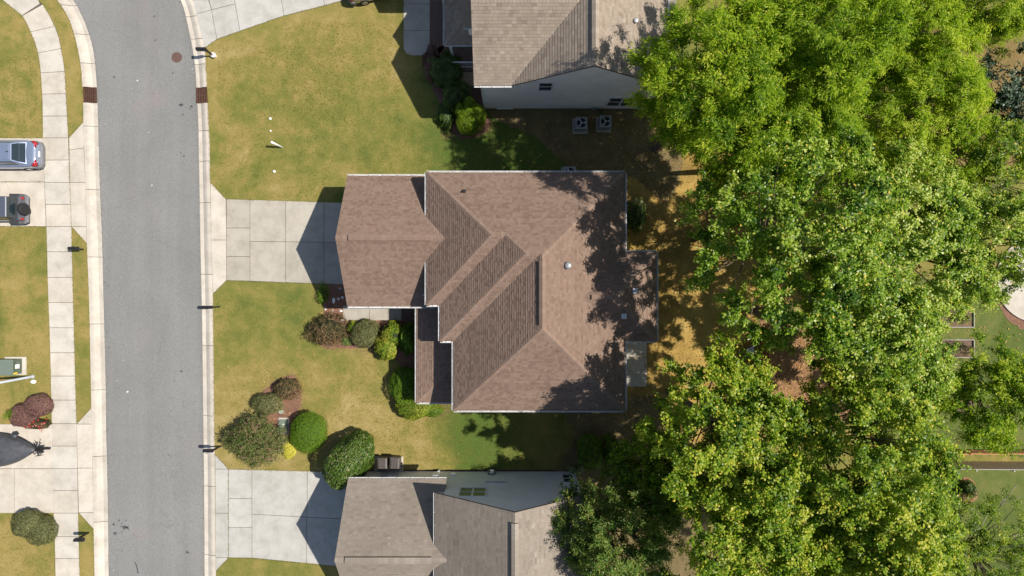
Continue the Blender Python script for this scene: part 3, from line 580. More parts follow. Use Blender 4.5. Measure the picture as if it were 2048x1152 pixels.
def deck(parent, faces, thick=0.14, name='roof', mat='roof_deck'):
    mb = MB()
    for pts in faces:
        P = [Vector(p) for p in pts]; mb.poly(P); mb.poly([p - Vector((0, 0, thick)) for p in reversed(P)])
        for i in range(len(P)):
            a, b = P[i], P[(i + 1) % len(P)]; mb.poly([a, b, b - Vector((0, 0, thick)), a - Vector((0, 0, thick))])
    o = mb.build(name, mat, parent, fix=False); return o
def caps(parent, lines, mat, seed, w=0.15, step=0.2, name='ridge_cap'):
    """overlapping cap shingles folded over a ridge or hip: (a, b, side slopes)"""
    r = random.Random(seed); mb = MB()
    for a, b in lines:
        a = Vector(a); b = Vector(b); d = b - a; L = d.length; d.normalize(); s = d.cross(Vector((0, 0, 1))).normalized(); n = max(1, int(L / step))
        ridge = abs(d.z) < 0.05
        drop = w * (0.62 if ridge else 0.48)
        for k in range(n):
            p = a + d * (k * L / n); e = a + d * ((k + 1) * L / n); up = Vector((0, 0, 0.030)); u2 = Vector((0, 0, 0.018)); dn = Vector((0, 0, drop)); tn = min(1, max(0, .72 + r.gauss(0, .10)))
            mb.poly([p + up, e + u2, e + u2 + s * w - dn, p + up + s * w - dn], tn); mb.poly([p + up, p + up - s * w - dn, e + u2 - s * w - dn, e + u2], tn)
    o = mb.build(name, mat, parent, tone=True); o['kind'] = 'stuff'; return o
def vent_strip(parent, a, b, mat, w=0.17, drop=0.10):
    a = Vector(a); b = Vector(b); d = (b - a).normalized(); s = d.cross(Vector((0, 0, 1))).normalized(); z = Vector((0, 0, 0.135)); dn = Vector((0, 0, drop))
    mb = MB()
    sec = lambda p: [p + z, p + z + s * w - dn, p + z + s * w - dn - Vector((0, 0, .055)), p - Vector((0, 0, .02)), p + z - s * w - dn - Vector((0, 0, .055)), p + z - s * w - dn]
    L = (b - a).length; n = max(1, int(L / 0.3)); r = random.Random(int(L * 100))
    for k in range(n):
        p = sec(a + d * (L * k / n + .002)); q = sec(a + d * (L * (k + 1) / n - .002)); tn = .72 + r.gauss(0, .08)
        for i in range(6): mb.poly([p[i], q[i], q[(i + 1) % 6], p[(i + 1) % 6]], tn if i in (0, 5) else 0.0)
        if k == 0: mb.poly(p, 0.1)
        if k == n - 1: mb.poly(q, 0.1)
    return mb.build('ridge_vent', mat, parent, tone=True)
def gutter(parent, a, b, out, mat='white_trim'):
    """open K-style trough along a-b; out = outward unit vector"""
    a = Vector(a); b = Vector(b); out = Vector(out); mb = MB(); d = (b - a).normalized()
    z = Vector((0, 0, 1)); prof = [(0.0, -0.01), (0.004, -0.10), (0.06, -0.105), (0.102, -0.02), (0.102, 0.012), (0.080, 0.012), (0.080, -0.015), (0.054, -0.088), (0.012, -0.085), (0.012, -0.01)]
    mb.loft([[p + out * x + z * y for x, y in prof] for p in (a, b)])
    mb.build('gutter', mat, parent)
    n = int((b - a).length / 0.95) + 1; mb = MB()
    for k in range(n):
        p = a + d * ((k + .5) * (b - a).length / n); mb.beam(p + z * .008, p + out * .095 + z * .012, .035, .010)
    o = mb.build('gutter_hangers', mat, parent); o['kind'] = 'stuff'
def wallbox(parent, x0, x1, y0, y1, z0, z1, mat, name='wall'):
    mb = MB(); mb.box(x0, x1, y0, y1, z0, z1); return mb.build(name, mat, parent)
def window(parent, axis, pos, a0, a1, z0, z1, facing, panes=1, bars=1, name='window', frame='white_trim'):
    """axis 'y': wall plane y=pos with a along x; axis 'x': wall plane x=pos with a along y; facing = +-1"""
    def bx(mb, u0, u1, w0, w1, d0, d1):
        p, q = sorted((pos + facing * d0, pos + facing * d1))
        if axis == 'y': mb.box(u0, u1, p, q, w0, w1)
        else: mb.box(p, q, u0, u1, w0, w1)
    mb = MB(); f = .09
    bx(mb, a0 - f, a1 + f, z1, z1 + f, 0, .05); bx(mb, a0 - f, a1 + f, z0 - f, z0, 0, .06); bx(mb, a0 - f, a0, z0, z1, 0, .05); bx(mb, a1, a1 + f, z0, z1, 0, .05)
    wd = (a1 - a0) / panes
    for k in range(1, panes): bx(mb, a0 + k * wd - .05, a0 + k * wd + .05, z0, z1, 0, .048)
    for k in range(panes):
        for j in range(1, bars + 1):
            zz = z0 + j * (z1 - z0) / (bars + 1); bx(mb, a0 + k * wd + (.052 if k else 0), a0 + (k + 1) * wd - (.052 if k < panes - 1 else 0), zz - .022, zz + .022, .004, .04)
    w = mb.build(name, frame, parent)
    for k in range(panes):
        for j in range(bars + 1):
            zz0 = z0 + j * (z1 - z0) / (bars + 1) + (.024 if j else 0); zz1 = z0 + (j + 1) * (z1 - z0) / (bars + 1) - (.024 if j < bars else 0)
            mb = MB(); bx(mb, a0 + k * wd + (.054 if k else .002), a0 + (k + 1) * wd - (.054 if k < panes - 1 else .002), zz0, zz1, .003, .018); mb.build('pane', 'glass_dark', w)
    return w
def vent_cap(parent, p, r=.15, h=.22, mat='galvanised', square=False, name='roof_vent'):
    mb = MB(); p = Vector(p)
    if square:
        mb.box(p.x - r, p.x + r, p.y - r, p.y + r, p.z - .1, p.z + h * .5); mb.box(p.x - r * 1.15, p.x + r * 1.15, p.y - r * 1.15, p.y + r * 1.15, p.z + h * .5 + .002, p.z + h * .7)
    else:
        mb.lathe([(r * .75, -.2), (r * .75, h * .5), (r * 1.15, h * .5), (r * 1.2, h * .8), (r * .8, h), (r * .2, h * 1.06)], p, 16)
    return mb.build(name, mat, parent, smooth=not square)
def pipe_vent(parent, p, r=.05, h=.3):
    mb = MB(); p = Vector(p); mb.lathe([(r * 3.0, -.12), (r * 2.6, .02), (r, .08), (r, h)], p, 10); return mb.build('vent_pipe', 'black_metal', parent)

def build_roof(parent, faces, capl, mat, seed, course, tabs, style, lift=0.019):
    rf = deck(parent, faces); r = random.Random(seed); mb = MB()
    for f in faces: shingle_face(mb, f, course, tabs, r, lift, style)
    o = mb.build('shingles', mat, rf, tone=True); o['kind'] = 'stuff'
    if capl: caps(rf, capl, mat, seed + 1)
    return rf

# ---- the main house (brown hip roof)
house = thing('house', 'house with brown hipped shingle roof in the middle of the picture', 'house', (0, 0, 0))
L1, L2, L3, R_, R2 = -4.943, -4.167, -3.38, 6.533, 8.353; T_, B1, B2, B3, T4 = 6.677, -.983, -3.067, -7.08, 2.08; HE, PT = 5.05, .66
def pt3(x, y, d): return (x, y, HE + PT * d)
P1 = pt3(L1 + 3.83, 2.847, 3.83); Q1 = pt3(-.337, 2.847, 3.83); P2 = pt3(.705, 1.805, 4.872); Q2 = pt3(1.492, 1.805, 4.872); P3 = pt3(1.577, 1.72, 4.957); P4 = pt3(1.577, -2.123, 4.957)
P5 = pt3(3.96, -.4935, 2.573); P6 = pt3(5.78, -.4935, 2.573)
e = lambda x, y: (x, y, HE)
GA = (-3.807, 2.84, 5.80)
mfaces = [[e(L1, T_), e(R_, T_), P3, Q2, P2, Q1, P1], [e(L1, T_), P1, e(L1, B1), e(L1, 1.57), GA, e(L1, 4.11)], [e(L1, B1), P1, Q1, e(L2, B1)], [e(L2, B1), Q1, P2, e(L2, B2)],
          [e(L2, B2), P2, Q2, e(L3, B2)], [e(L3, B2), Q2, P3, P4, e(L3, B3)], [e(L3, B3), P4, e(R_, B3)], [e(R_, B3), P4, P3, e(R_, T_), e(R_, T4), P5, e(R_, B2)],
          [e(R_, T4), e(R2, T4), P6, P5], [e(R2, T4), e(R2, B2), P6], [e(R2, B2), e(R_, B2), P5, P6]]
mcaps = [(e(L1, T_), P1), (e(L1, B1), P1), (P1, Q1), (P2, Q1), (e(L2, B2), P2), (P2, Q2), (e(R_, T_), P3), (e(L3, B3), P4), (e(R_, B3), P4), (P3, P4), (e(R2, T4), P6), (e(R2, B2), P6), (P5, P6)]
rf = build_roof(house, mfaces, mcaps, 'shingle_brown', 11, 0.145, (0.13, 0.24), 'arch')
vent_strip(rf, (1.577, 1.40, P3[2]), (1.577, -1.95, P3[2]), 'shingle_brown'); vent_strip(rf, (4.35, -.4935, P5[2]), (5.5, -.4935, P5[2]), 'shingle_brown', .13, .07)
gz = HE - .03
for a, b, out in (((L1, T_, gz), (R_, T_, gz), (0, 1, 0)), ((R_, T_, gz), (R_, T4, gz), (1, 0, 0)), ((R_, T4, gz), (R2, T4, gz), (0, 1, 0)), ((R2, T4, gz), (R2, B2, gz), (1, 0, 0)), ((R_, B2, gz), (R2, B2, gz), (0, -1, 0)), ((R_, B2, gz), (R_, B3, gz), (1, 0, 0)),
                  ((L3, B3, gz), (R_, B3, gz), (0, -1, 0)), ((L3, B2, gz), (L3, B3, gz), (-1, 0, 0)), ((L2, B2, gz), (L3, B2, gz), (0, -1, 0)), ((L2, B1, gz), (L2, B2, gz), (-1, 0, 0)), ((L1, B1, gz), (L2, B1, gz), (0, -1, 0)), ((L1, 1.5, gz), (L1, B1, gz), (-1, 0, 0)), ((L1, T_, gz), (L1, 4.2, gz), (-1, 0, 0))):
    gutter(rf, a, b, out)
vx_ = W(1136, 531, 7.6); vent_cap(rf, (vx_.x, vx_.y, HE + PT * (R_ - vx_.x)), .17, .26, 'ac_grey')
for px, py, sq in ((1272, 582, 0), (1249, 633, 0), (1201, 655, 1)):
    v = W(px, py, 6.3); hh = HE + PT * (R_ - v.x) if v.x < R_ - 2 else HE + PT * min(R2 - v.x, T4 - v.y, v.y - B2); vent_cap(rf, (v.x, v.y, hh), .13, .2, 'black_metal' if sq else 'grey_metal', True)
v = W(927, 382, 6.2); pipe_vent(rf, (v.x, v.y, HE + PT * (T_ - v.y)), .055, .26)
# garage wing
GL, GT, GB, GY, GH, GE = -9.98, 6.80, -1.12, 2.84, 5.80, 3.46
gf = [[(GL, GT, GE), (GL, GY, GH), GA, (-4.5, GY + .775, GH - .59 * .775), (-4.5, GT, GE)], [(GL, GB, GE), (-4.5, GB, GE), (-4.5, GY - .775, GH - .59 * .775), GA, (GL, GY, GH)]]
grf = build_roof(house, gf, [((GL, GY, GH), GA)], 'shingle_brown', 21, 0.145, (0.13, 0.24), 'arch'); grf.name = 'garage_roof'
vent_strip(grf, (GL + .75, GY, GH), (-4.6, GY, GH), 'shingle_brown', .17, .09)
gutter(grf, (GL, GT, GE - .03), (-4.7, GT, GE - .03), (0, 1, 0)); gutter(grf, (GL, GB, GE - .03), (-4.7, GB, GE - .03), (0, -1, 0))
mb = MB()
for y0, y1 in ((GB, GY), (GT, GY)): mb.beam((GL + .05, y0, GE - .14), (GL + .05, y1, GH - .14), .035, .14)
mb.build('rake_board', 'white_trim', grf)
mb = MB(); mb.beam((-5.35, -.42, GH - .59 * 3.26 + .06), (-4.93, -.42, GH - .59 * 3.26 + .06), .07, .06); mb.build('downspout', 'white_trim', grf)
wallbox(house, GL + .32, -4.55, GB + .35, GT - .35, 0, 3.40, 'siding_tan', 'garage_wall')
mb = MB(); mb.poly([(GL + .32, GB + .35, 3.403), (GL + .32, GT - .35, 3.403), (GL + .32, GY, 5.55)]); mb.build('gable', 'siding_tan', house)
gd = MB()
for k in range(4): gd.box(GL + .26, GL + .30, .3, 5.2, .06 + k * .53, .06 + k * .53 + .50)
gd.build('garage_door', 'white_trim', house)
for nm, a in (('wall', (L3 + .35, R_ - .35, B3 + .35, T_ - .35)), ('wall', (L1 + .35, L3 + .349, B1 + .35, T_ - .353)), ('wall', (L2 + .35, L3 + .348, B2 + .35, B1 + .349)), ('wall', (R_ - .349, R2 - .35, B2 + .352, T4 - .35))):
    wallbox(house, *a, 0, HE - .1, 'siding_tan', nm)
window(house, 'y', B3 + .35, -1.5, -.3, 1.0, 2.4, -1, 2, 1); window(house, 'y', B3 + .35, 2.6, 3.8, 1.0, 2.4, -1, 2, 1); window(house, 'y', T_ - .35, -2.6, -1.4, 3.3, 4.5, 1, 2, 1)
window(house, 'x', R2 - .35, -1.6, .6, .9, 2.3, 1, 3, 1); window(house, 'x', R_ - .35, -6.3, -4.2, .25, 2.3, 1, 2, 2, 'patio_door')
# porch
PX, PYB, PE = -5.86, -7.03, 3.0
prf = build_roof(house, [[(PX, PYB, PE), (-3.1, PYB + 2.76, PE + .83), (-3.1, -.85, PE + .83), (PX, -.85, PE)], [(PX, PYB, PE), (-3.1, PYB, PE), (-3.1, PYB + 2.76, PE + .83)]], [((PX, PYB, PE), (-3.1, PYB + 2.76, PE + .83))], 'shingle_brown', 31, 0.145, (0.13, 0.24), 'arch'); prf.name = 'porch_roof'
gutter(prf, (PX, PYB, PE - .03), (PX, -1.15, PE - .03), (-1, 0, 0)); gutter(prf, (PX, PYB, PE - .03), (-3.3, PYB, PE - .03), (0, -1, 0))
for y in (-6.6, -4.6, -2.9, -1.5):
    mb = MB(); mb.box(PX + .18, PX + .34, y - .08, y + .08, .18, PE - .06); mb.build('porch_post', 'white_trim', house)
mb = MB(); mb.box(PX + .1, -3.1, PYB + .3, -.8, 0, .18); mb.build('porch_floor', 'concrete_old', house)
for k in range(4):
    mb = MB(); mb.box(-7.35 + k * .3, -7.06 + k * .3, -2.1, -1.22, 0.0, .05 + k * .04); mb.build('porch_step', 'deck_brown', house)

# ---- upper neighbour (light brown roof, gable wall towards us)
nb = thing('house', 'house with light brown roof and beige gable wall at the top of the picture', 'house', (0, 0, 0))
AX, RX, RXH, EX, EXH, SY = -.06, 4.35, 8.15, 9.47, 4.72, 11.65; NY = 25.0; BX, BYR, BH = -2.19, 15.35, 7.68
nf = [[(BX, SY, 5.2), (AX, SY, 5.2), (AX + 3.7, BYR, BH), (BX, BYR, BH)], [(BX, BYR, BH), (AX + 3.7, BYR, BH), (AX, BYR + 3.7, 5.2), (BX, BYR + 3.7, 5.2)],
      [(AX, SY, 5.2), (RX, SY, RXH), (RX, NY, RXH), (AX, NY, 5.2), (AX, BYR + 3.7, 5.2), (AX + 3.7, BYR, BH)], [(RX, SY, RXH), (EX, SY, EXH), (EX, NY, EXH), (RX, NY, RXH)]]
nrf = build_roof(nb, nf, [((BX, BYR, BH), (AX + 3.7, BYR, BH)), ((RX, SY, RXH), (RX, NY, RXH))], 'shingle_tan', 41, 0.172, (0.2, 0.31), 'tab', 0.016)
vent_strip(nrf, (RX + .02, SY + .75, RXH), (RX + .02, NY - 1, RXH), 'shingle_tan', .19, .11)
gutter(nrf, (BX, SY, 5.17), (AX + .05, SY, 5.17), (0, -1, 0)); gutter(nrf, (EX, SY, EXH - .03), (EX, NY, EXH - .03), (1, 0, 0))
mb = MB(); mb.beam((BX + .05, SY, 5.06), (BX + .05, BYR, BH - .14), .035, .14); mb.beam((BX + .05, BYR + 3.7, 5.06), (BX + .05, BYR, BH - .14), .035, .14)
mb.beam((AX, SY + .05, 5.05), (RX, SY + .05, RXH - .15), .03, .14); mb.beam((EX, SY + .05, EXH - .15), (RX, SY + .05, RXH - .15), .03, .14); mb.build('rake_board', 'white_trim', nrf)
v = W(1270, 45, 6.4); vent_cap(nrf, (v.x, v.y, RXH - .67 * (v.x - RX)), .12, .22)
WS = 11.9
mb = MB(); mb.prism([(-1.83, WS), (9.1, WS), (9.1, NY - .3), (-1.83, NY - .3)], 0.25, 5.02); mb.build('wall', 'siding_beige', nb)
mb = MB(); mb.poly([(AX + .1, WS, 5.023), (9.1, WS, 5.023), (RX, WS, 8.0)]); mb.poly([(AX + .1, WS + .15, 5.023), (RX, WS + .15, 8.0), (9.1, WS + .15, 5.023)]); mb.build('gable', 'siding_beige', nb)
wallbox(nb, -1.80, 9.07, WS + .03, NY - .4, 0.0, .247, 'foundation', 'foundation')
mb = MB(); mb.poly([(BX + .3, 12.0, 5.023), (BX + .3, 18.8, 5.023), (BX + .3, BYR, 7.4)]); mb.build('gable', 'siding_beige', nb)
window(nb, 'y', WS, 1.62, 2.33, 3.74, 5.0 - .02, -1, 1, 1); window(nb, 'y', WS, 6.16, 7.76, .83, 2.35, -1, 2, 1); window(nb, 'y', WS, 8.15, 8.95, .4, 2.3, -1, 1, 1)
mb = MB(); mb.box(3.35, 3.53, WS - .07, WS, 2.2, 2.45); mb.build('wall_vent', 'white_trim', nb)
mb = MB(); mb.beam((4.8, WS - .015, 4.9), (6.3, WS - .015, 4.9), .03, .05); mb.build('trim_strip', 'siding_grey', nb)
mb = MB(); mb.box(-1.86, -1.76, WS - .04, WS, .2, 5.0); mb.build('corner_board', 'white_trim', nb)
mb = MB(); mb.box(-1.0, 0.05, WS - .05, WS, .18, .26); mb.build('base_trim', 'white_trim', nb)
prf2 = build_roof(nb, [[(-4.14, 14.95, 3.0), (-1.86, 17.23, 4.14), (-1.86, 18.88, 4.14), (-4.14, 18.88, 3.0)], [(-4.14, 14.95, 3.0), (-1.86, 14.95, 3.0), (-1.86, 17.23, 4.14)]], [((-4.14, 14.95, 3.0), (-1.86, 17.23, 4.14))], 'shingle_tan', 51, 0.172, (.2, .31), 'tab'); prf2.name = 'porch_roof'
gutter(prf2, (-4.14, 14.95, 2.97), (-4.14, 18.88, 2.97), (-1, 0, 0)); gutter(prf2, (-4.14, 14.95, 2.97), (-1.95, 14.95, 2.97), (0, -1, 0))
byr = build_roof(nb, [[(-2.85, 15.1, 5.0), (-1.5, 15.1, 5.0), (-1.5, 17.1, 6.7), (-2.85, 17.1, 6.7)], [(-2.85, 17.1, 6.7), (-1.5, 17.1, 6.7), (-1.5, 19.1, 5.0), (-2.85, 19.1, 5.0)]], [((-2.85, 17.1, 6.7), (-1.5, 17.1, 6.7))], 'shingle_tan', 52, 0.172, (.2, .31), 'tab'); byr.name = 'bay_roof'
gutter(byr, (-2.85, 15.1, 4.97), (-1.9, 15.1, 4.97), (0, -1, 0))
wallbox(nb, -2.6, -1.84, 15.35, 18.85, 3.4, 4.9, 'siding_beige', 'bay_wall')
mb = MB(); mb.poly([(-2.6, 15.35, 4.903), (-2.6, 17.1, 6.4), (-2.6, 18.85, 4.903)]); mb.build('gable', 'siding_beige', nb)
wallbox(nb, -4.6, -1.86, 18.9, 24.6, 0.0, 5.05, 'siding_beige', 'wing_wall')
wr = build_roof(nb, [[(-4.9, 18.57, 5.2), (-.5, 18.57, 5.2), (-.5, 21.8, 7.3), (-4.9, 21.8, 7.3)], [(-4.9, 21.8, 7.3), (-.5, 21.8, 7.3), (-.5, 25, 5.2), (-4.9, 25, 5.2)]], [((-4.9, 21.8, 7.3), (-.5, 21.8, 7.3))], 'shingle_tan', 53, 0.172, (.2, .31), 'tab'); wr.name = 'wing_roof'
mb = MB(); mb.poly([(-4.6, 18.9, 5.053), (-4.6, 21.8, 7.0), (-4.6, 24.6, 5.053)]); mb.build('gable', 'siding_beige', nb)
mb = MB(); mb.box(-3.9, -1.85, 14.3, 18.88, 0, .5); mb.build('porch_floor', 'deck_brown', nb)
mb = MB(); mb.lathe([(.95, 0.0), (.95, .3)], (-2.65, 14.3, 0), 24); mb.build('porch_step', 'foundation', nb)
for y in (15.2, 18.5):
    mb = MB(); mb.box(-3.95, -3.8, y - .08, y + .08, .5, 2.94); mb.build('porch_post', 'white_trim', nb)
mb = MB(); mb.beam((-3.85, 14.5, 1.4), (-1.9, 14.5, 1.4), .06, .05); mb.beam((-3.85, 14.5, .62), (-1.9, 14.5, .62), .05, .04); rail = mb.build('railing', 'white_trim', nb)
for k in range(15):
    mb = MB(); x = -3.78 + k * .13; mb.box(x - .018, x + .018, 14.482, 14.518, .64, 1.375); mb.build('baluster', 'white_trim', rail)

# ---- lower neighbour (grey-tan roof)
nb2 = thing('house', 'house with grey tan roof and grey siding at the bottom of the picture', 'house', (0, 0, 0))
bX0, bRX, bX1, bSY, bE, bRH = -4.43, .16, 4.66, -11.8, 5.2, 8.04; bSY2 = -29.0
ggL, ggT, ggY, ggB, ggE, ggH = -10.07, -11.72, -15.47, -19.22, 3.0, 5.66; ap = (-3.69, ggY, ggH)
bf = [[(bX0, bSY, bE), (bX0, -14.82, bE), ap, (bX0, -16.12, bE), (bX0, bSY2, bE), (bRX, bSY2, bRH), (bRX, bSY, bRH)], [(bRX, bSY, bRH), (bRX, bSY2, bRH), (bX1, bSY2, 5.25), (bX1, bSY, 5.25)]]
brf = build_roof(nb2, bf, [((bRX, bSY, bRH), (bRX, bSY2, bRH))], 'shingle_grey', 61, 0.145, (0.2, 0.36), 'tab', .010)
vent_strip(brf, (bRX, -12.35, bRH), (bRX, bSY2 + 1, bRH), 'shingle_grey', .19, .10)
gutter(brf, (bX0, bSY, bE - .03), (bX0, -14.75, bE - .03), (-1, 0, 0), 'gutter_grey'); gutter(brf, (bX0, -16.15, bE - .03), (bX0, bSY2, bE - .03), (-1, 0, 0), 'gutter_grey'); gutter(brf, (bX1, bSY, 5.22), (bX1, bSY2, 5.22), (1, 0, 0), 'gutter_grey')
mb = MB(); mb.beam((bX0, bSY - .05, bE - .15), (bRX, bSY - .05, bRH - .15), .03, .14); mb.beam((bX1, bSY - .05, 5.10), (bRX, bSY - .05, bRH - .15), .03, .14); mb.build('rake_board', 'siding_grey', brf)
mb = MB(); mb.box(bX0 + .02, bX0 + .5, -12.22, bSY - .02, bE - .12, bE - .05); mb.box(bX1 - .5, bX1 - .02, -12.22, bSY - .02, 5.10, 5.17); mb.build('cornice_return', 'white_trim', brf)
gf2 = build_roof(nb2, [[(ggL, ggT, ggE), (ggL, ggY, ggH), ap, (-4.03, ggY + .3, ggH - .21), (-4.03, ggT, ggE)], [(ggL, ggB, ggE), (-4.03, ggB, ggE), (-4.03, ggY - .3, ggH - .21), ap, (ggL, ggY, ggH)]], [((ggL, ggY, ggH), ap)], 'shingle_grey', 71, 0.145, (0.2, 0.36), 'tab', .010); gf2.name = 'garage_roof'
vent_strip(gf2, (ggL + .6, ggY, ggH), (-4.55, ggY, ggH), 'shingle_grey', .19, .11)
gutter(gf2, (ggL, ggT, ggE - .03), (-4.03, ggT, ggE - .03), (0, 1, 0), 'gutter_grey'); gutter(gf2, (ggL, ggB, ggE - .03), (-4.03, ggB, ggE - .03), (0, -1, 0), 'gutter_grey')
mb = MB(); mb.beam((ggL + .05, ggT, ggE - .14), (ggL + .05, ggY, ggH - .14), .035, .14); mb.beam((ggL + .05, ggB, ggE - .14), (ggL + .05, ggY, ggH - .14), .035, .14); mb.build('rake_board', 'siding_grey', gf2)
wallbox(nb2, -4.06, 4.15, -28.5, -12.23, 0, 5.1, 'siding_grey')
mb = MB(); mb.poly([(-4.06, -12.23, 5.103), (4.15, -12.23, 5.103), (bRX, -12.23, 7.9)]); mb.poly([(-4.06, -12.4, 5.103), (bRX, -12.4, 7.9), (4.15, -12.4, 5.103)]); mb.build('gable', 'siding_grey', nb2)
wallbox(nb2, -9.8, -4.063, -18.9, -12.21, 0, 2.95, 'siding_grey', 'garage_wall')
mb = MB(); mb.poly([(-9.8, -12.2, 2.953), (-9.8, -18.9, 2.953), (-9.8, ggY, 5.4)]); mb.build('gable', 'siding_grey', nb2)
mb = MB()
for k in range(4): mb.box(-9.86, -9.82, -18.0, -13.0, .06 + k * .53, .06 + k * .53 + .50)
mb.build('garage_door', 'white_trim', nb2)
window(nb2, 'y', -12.23, -3.1, -1.6, 3.23, 4.57, 1, 2, 1); window(nb2, 'y', -12.23, -1.66, -.4, 2.10, 2.30, 1, 1, 0); window(nb2, 'y', -12.23, 3.3, 3.9, .66, 2.2, 1, 1, 1); window(nb2, 'y', -12.21, -8.6, -8.0, 1.0, 2.2, 1, 1, 1)
mb = MB(); mb.box(-5.15, -4.75, -12.21, -12.08, .55, 1.25); mb.box(-4.9, -4.78, -12.21, -12.05, 0.1, .5); mb.build('meter_box', 'white_plastic', nb2)
mb = MB(); mb.box(-3.98, -3.68, -12.23, -12.1, .5, .85); mb.build('meter_box', 'white_plastic', nb2)
mb = MB(); mb.box(-7.45, -7.33, -12.21, -12.12, 1.2, 1.4); mb.build('wall_lamp', 'black_metal', nb2)
# ------------------------------------------------------------------ trees and shrubs
def leaves_mesh(name, pos, nrm, L, Wd, tone, mat, parent, rs, kind=None, axis=None, fold=0.12):
    n = len(pos); nrm = nrm / np.maximum(1e-6, np.linalg.norm(nrm, axis=1, keepdims=True))
    a = rs.normal(size=(n, 3)) if axis is None else axis + rs.normal(size=(n, 3)) * .35
    a -= nrm * np.sum(a * nrm, axis=1, keepdims=True); a /= np.maximum(1e-6, np.linalg.norm(a, axis=1, keepdims=True))
    b = np.cross(nrm, a); l = (L * rs.uniform(.7, 1.25, n))[:, None]; w = (Wd * rs.uniform(.75, 1.2, n))[:, None]
    v = np.empty((n, 4, 3), np.float32)
    v[:, 0] = pos - a * l * .5; v[:, 1] = pos + b * w * .5 + nrm * l * fold - a * l * .06; v[:, 2] = pos + a * l * .5 - nrm * l * .06; v[:, 3] = pos - b * w * .5 + nrm * l * fold - a * l * .06
    me = bpy.data.meshes.new(name); me.vertices.add(n * 4); me.vertices.foreach_set('co', v.reshape(-1))
    me.loops.add(n * 4); me.loops.foreach_set('vertex_index', np.arange(n * 4, dtype=np.int32))
    me.polygons.add(n); me.polygons.foreach_set('loop_start', np.arange(0, n * 4, 4, dtype=np.int32)); me.update(calc_edges=True)
    at = me.attributes.new('tone', 'FLOAT', 'FACE'); at.data.foreach_set('value', np.clip(tone, 0, 1).astype(np.float32))
    me.materials.append(M[mat]); o = bpy.data.objects.new(name, me); C.objects.link(o)
    if parent is not None: o.parent = parent
    if kind: o['kind'] = kind
    return o
def lobed(rs, n=5, amp=.21, freq=2.4):
    K = rs.normal(size=(n, 3)) * freq; ph = rs.uniform(0, 6.28, n)
    return lambda d: 1 + amp * np.sum(np.sin(d @ K.T + ph), axis=1) / math.sqrt(n) * 1.2
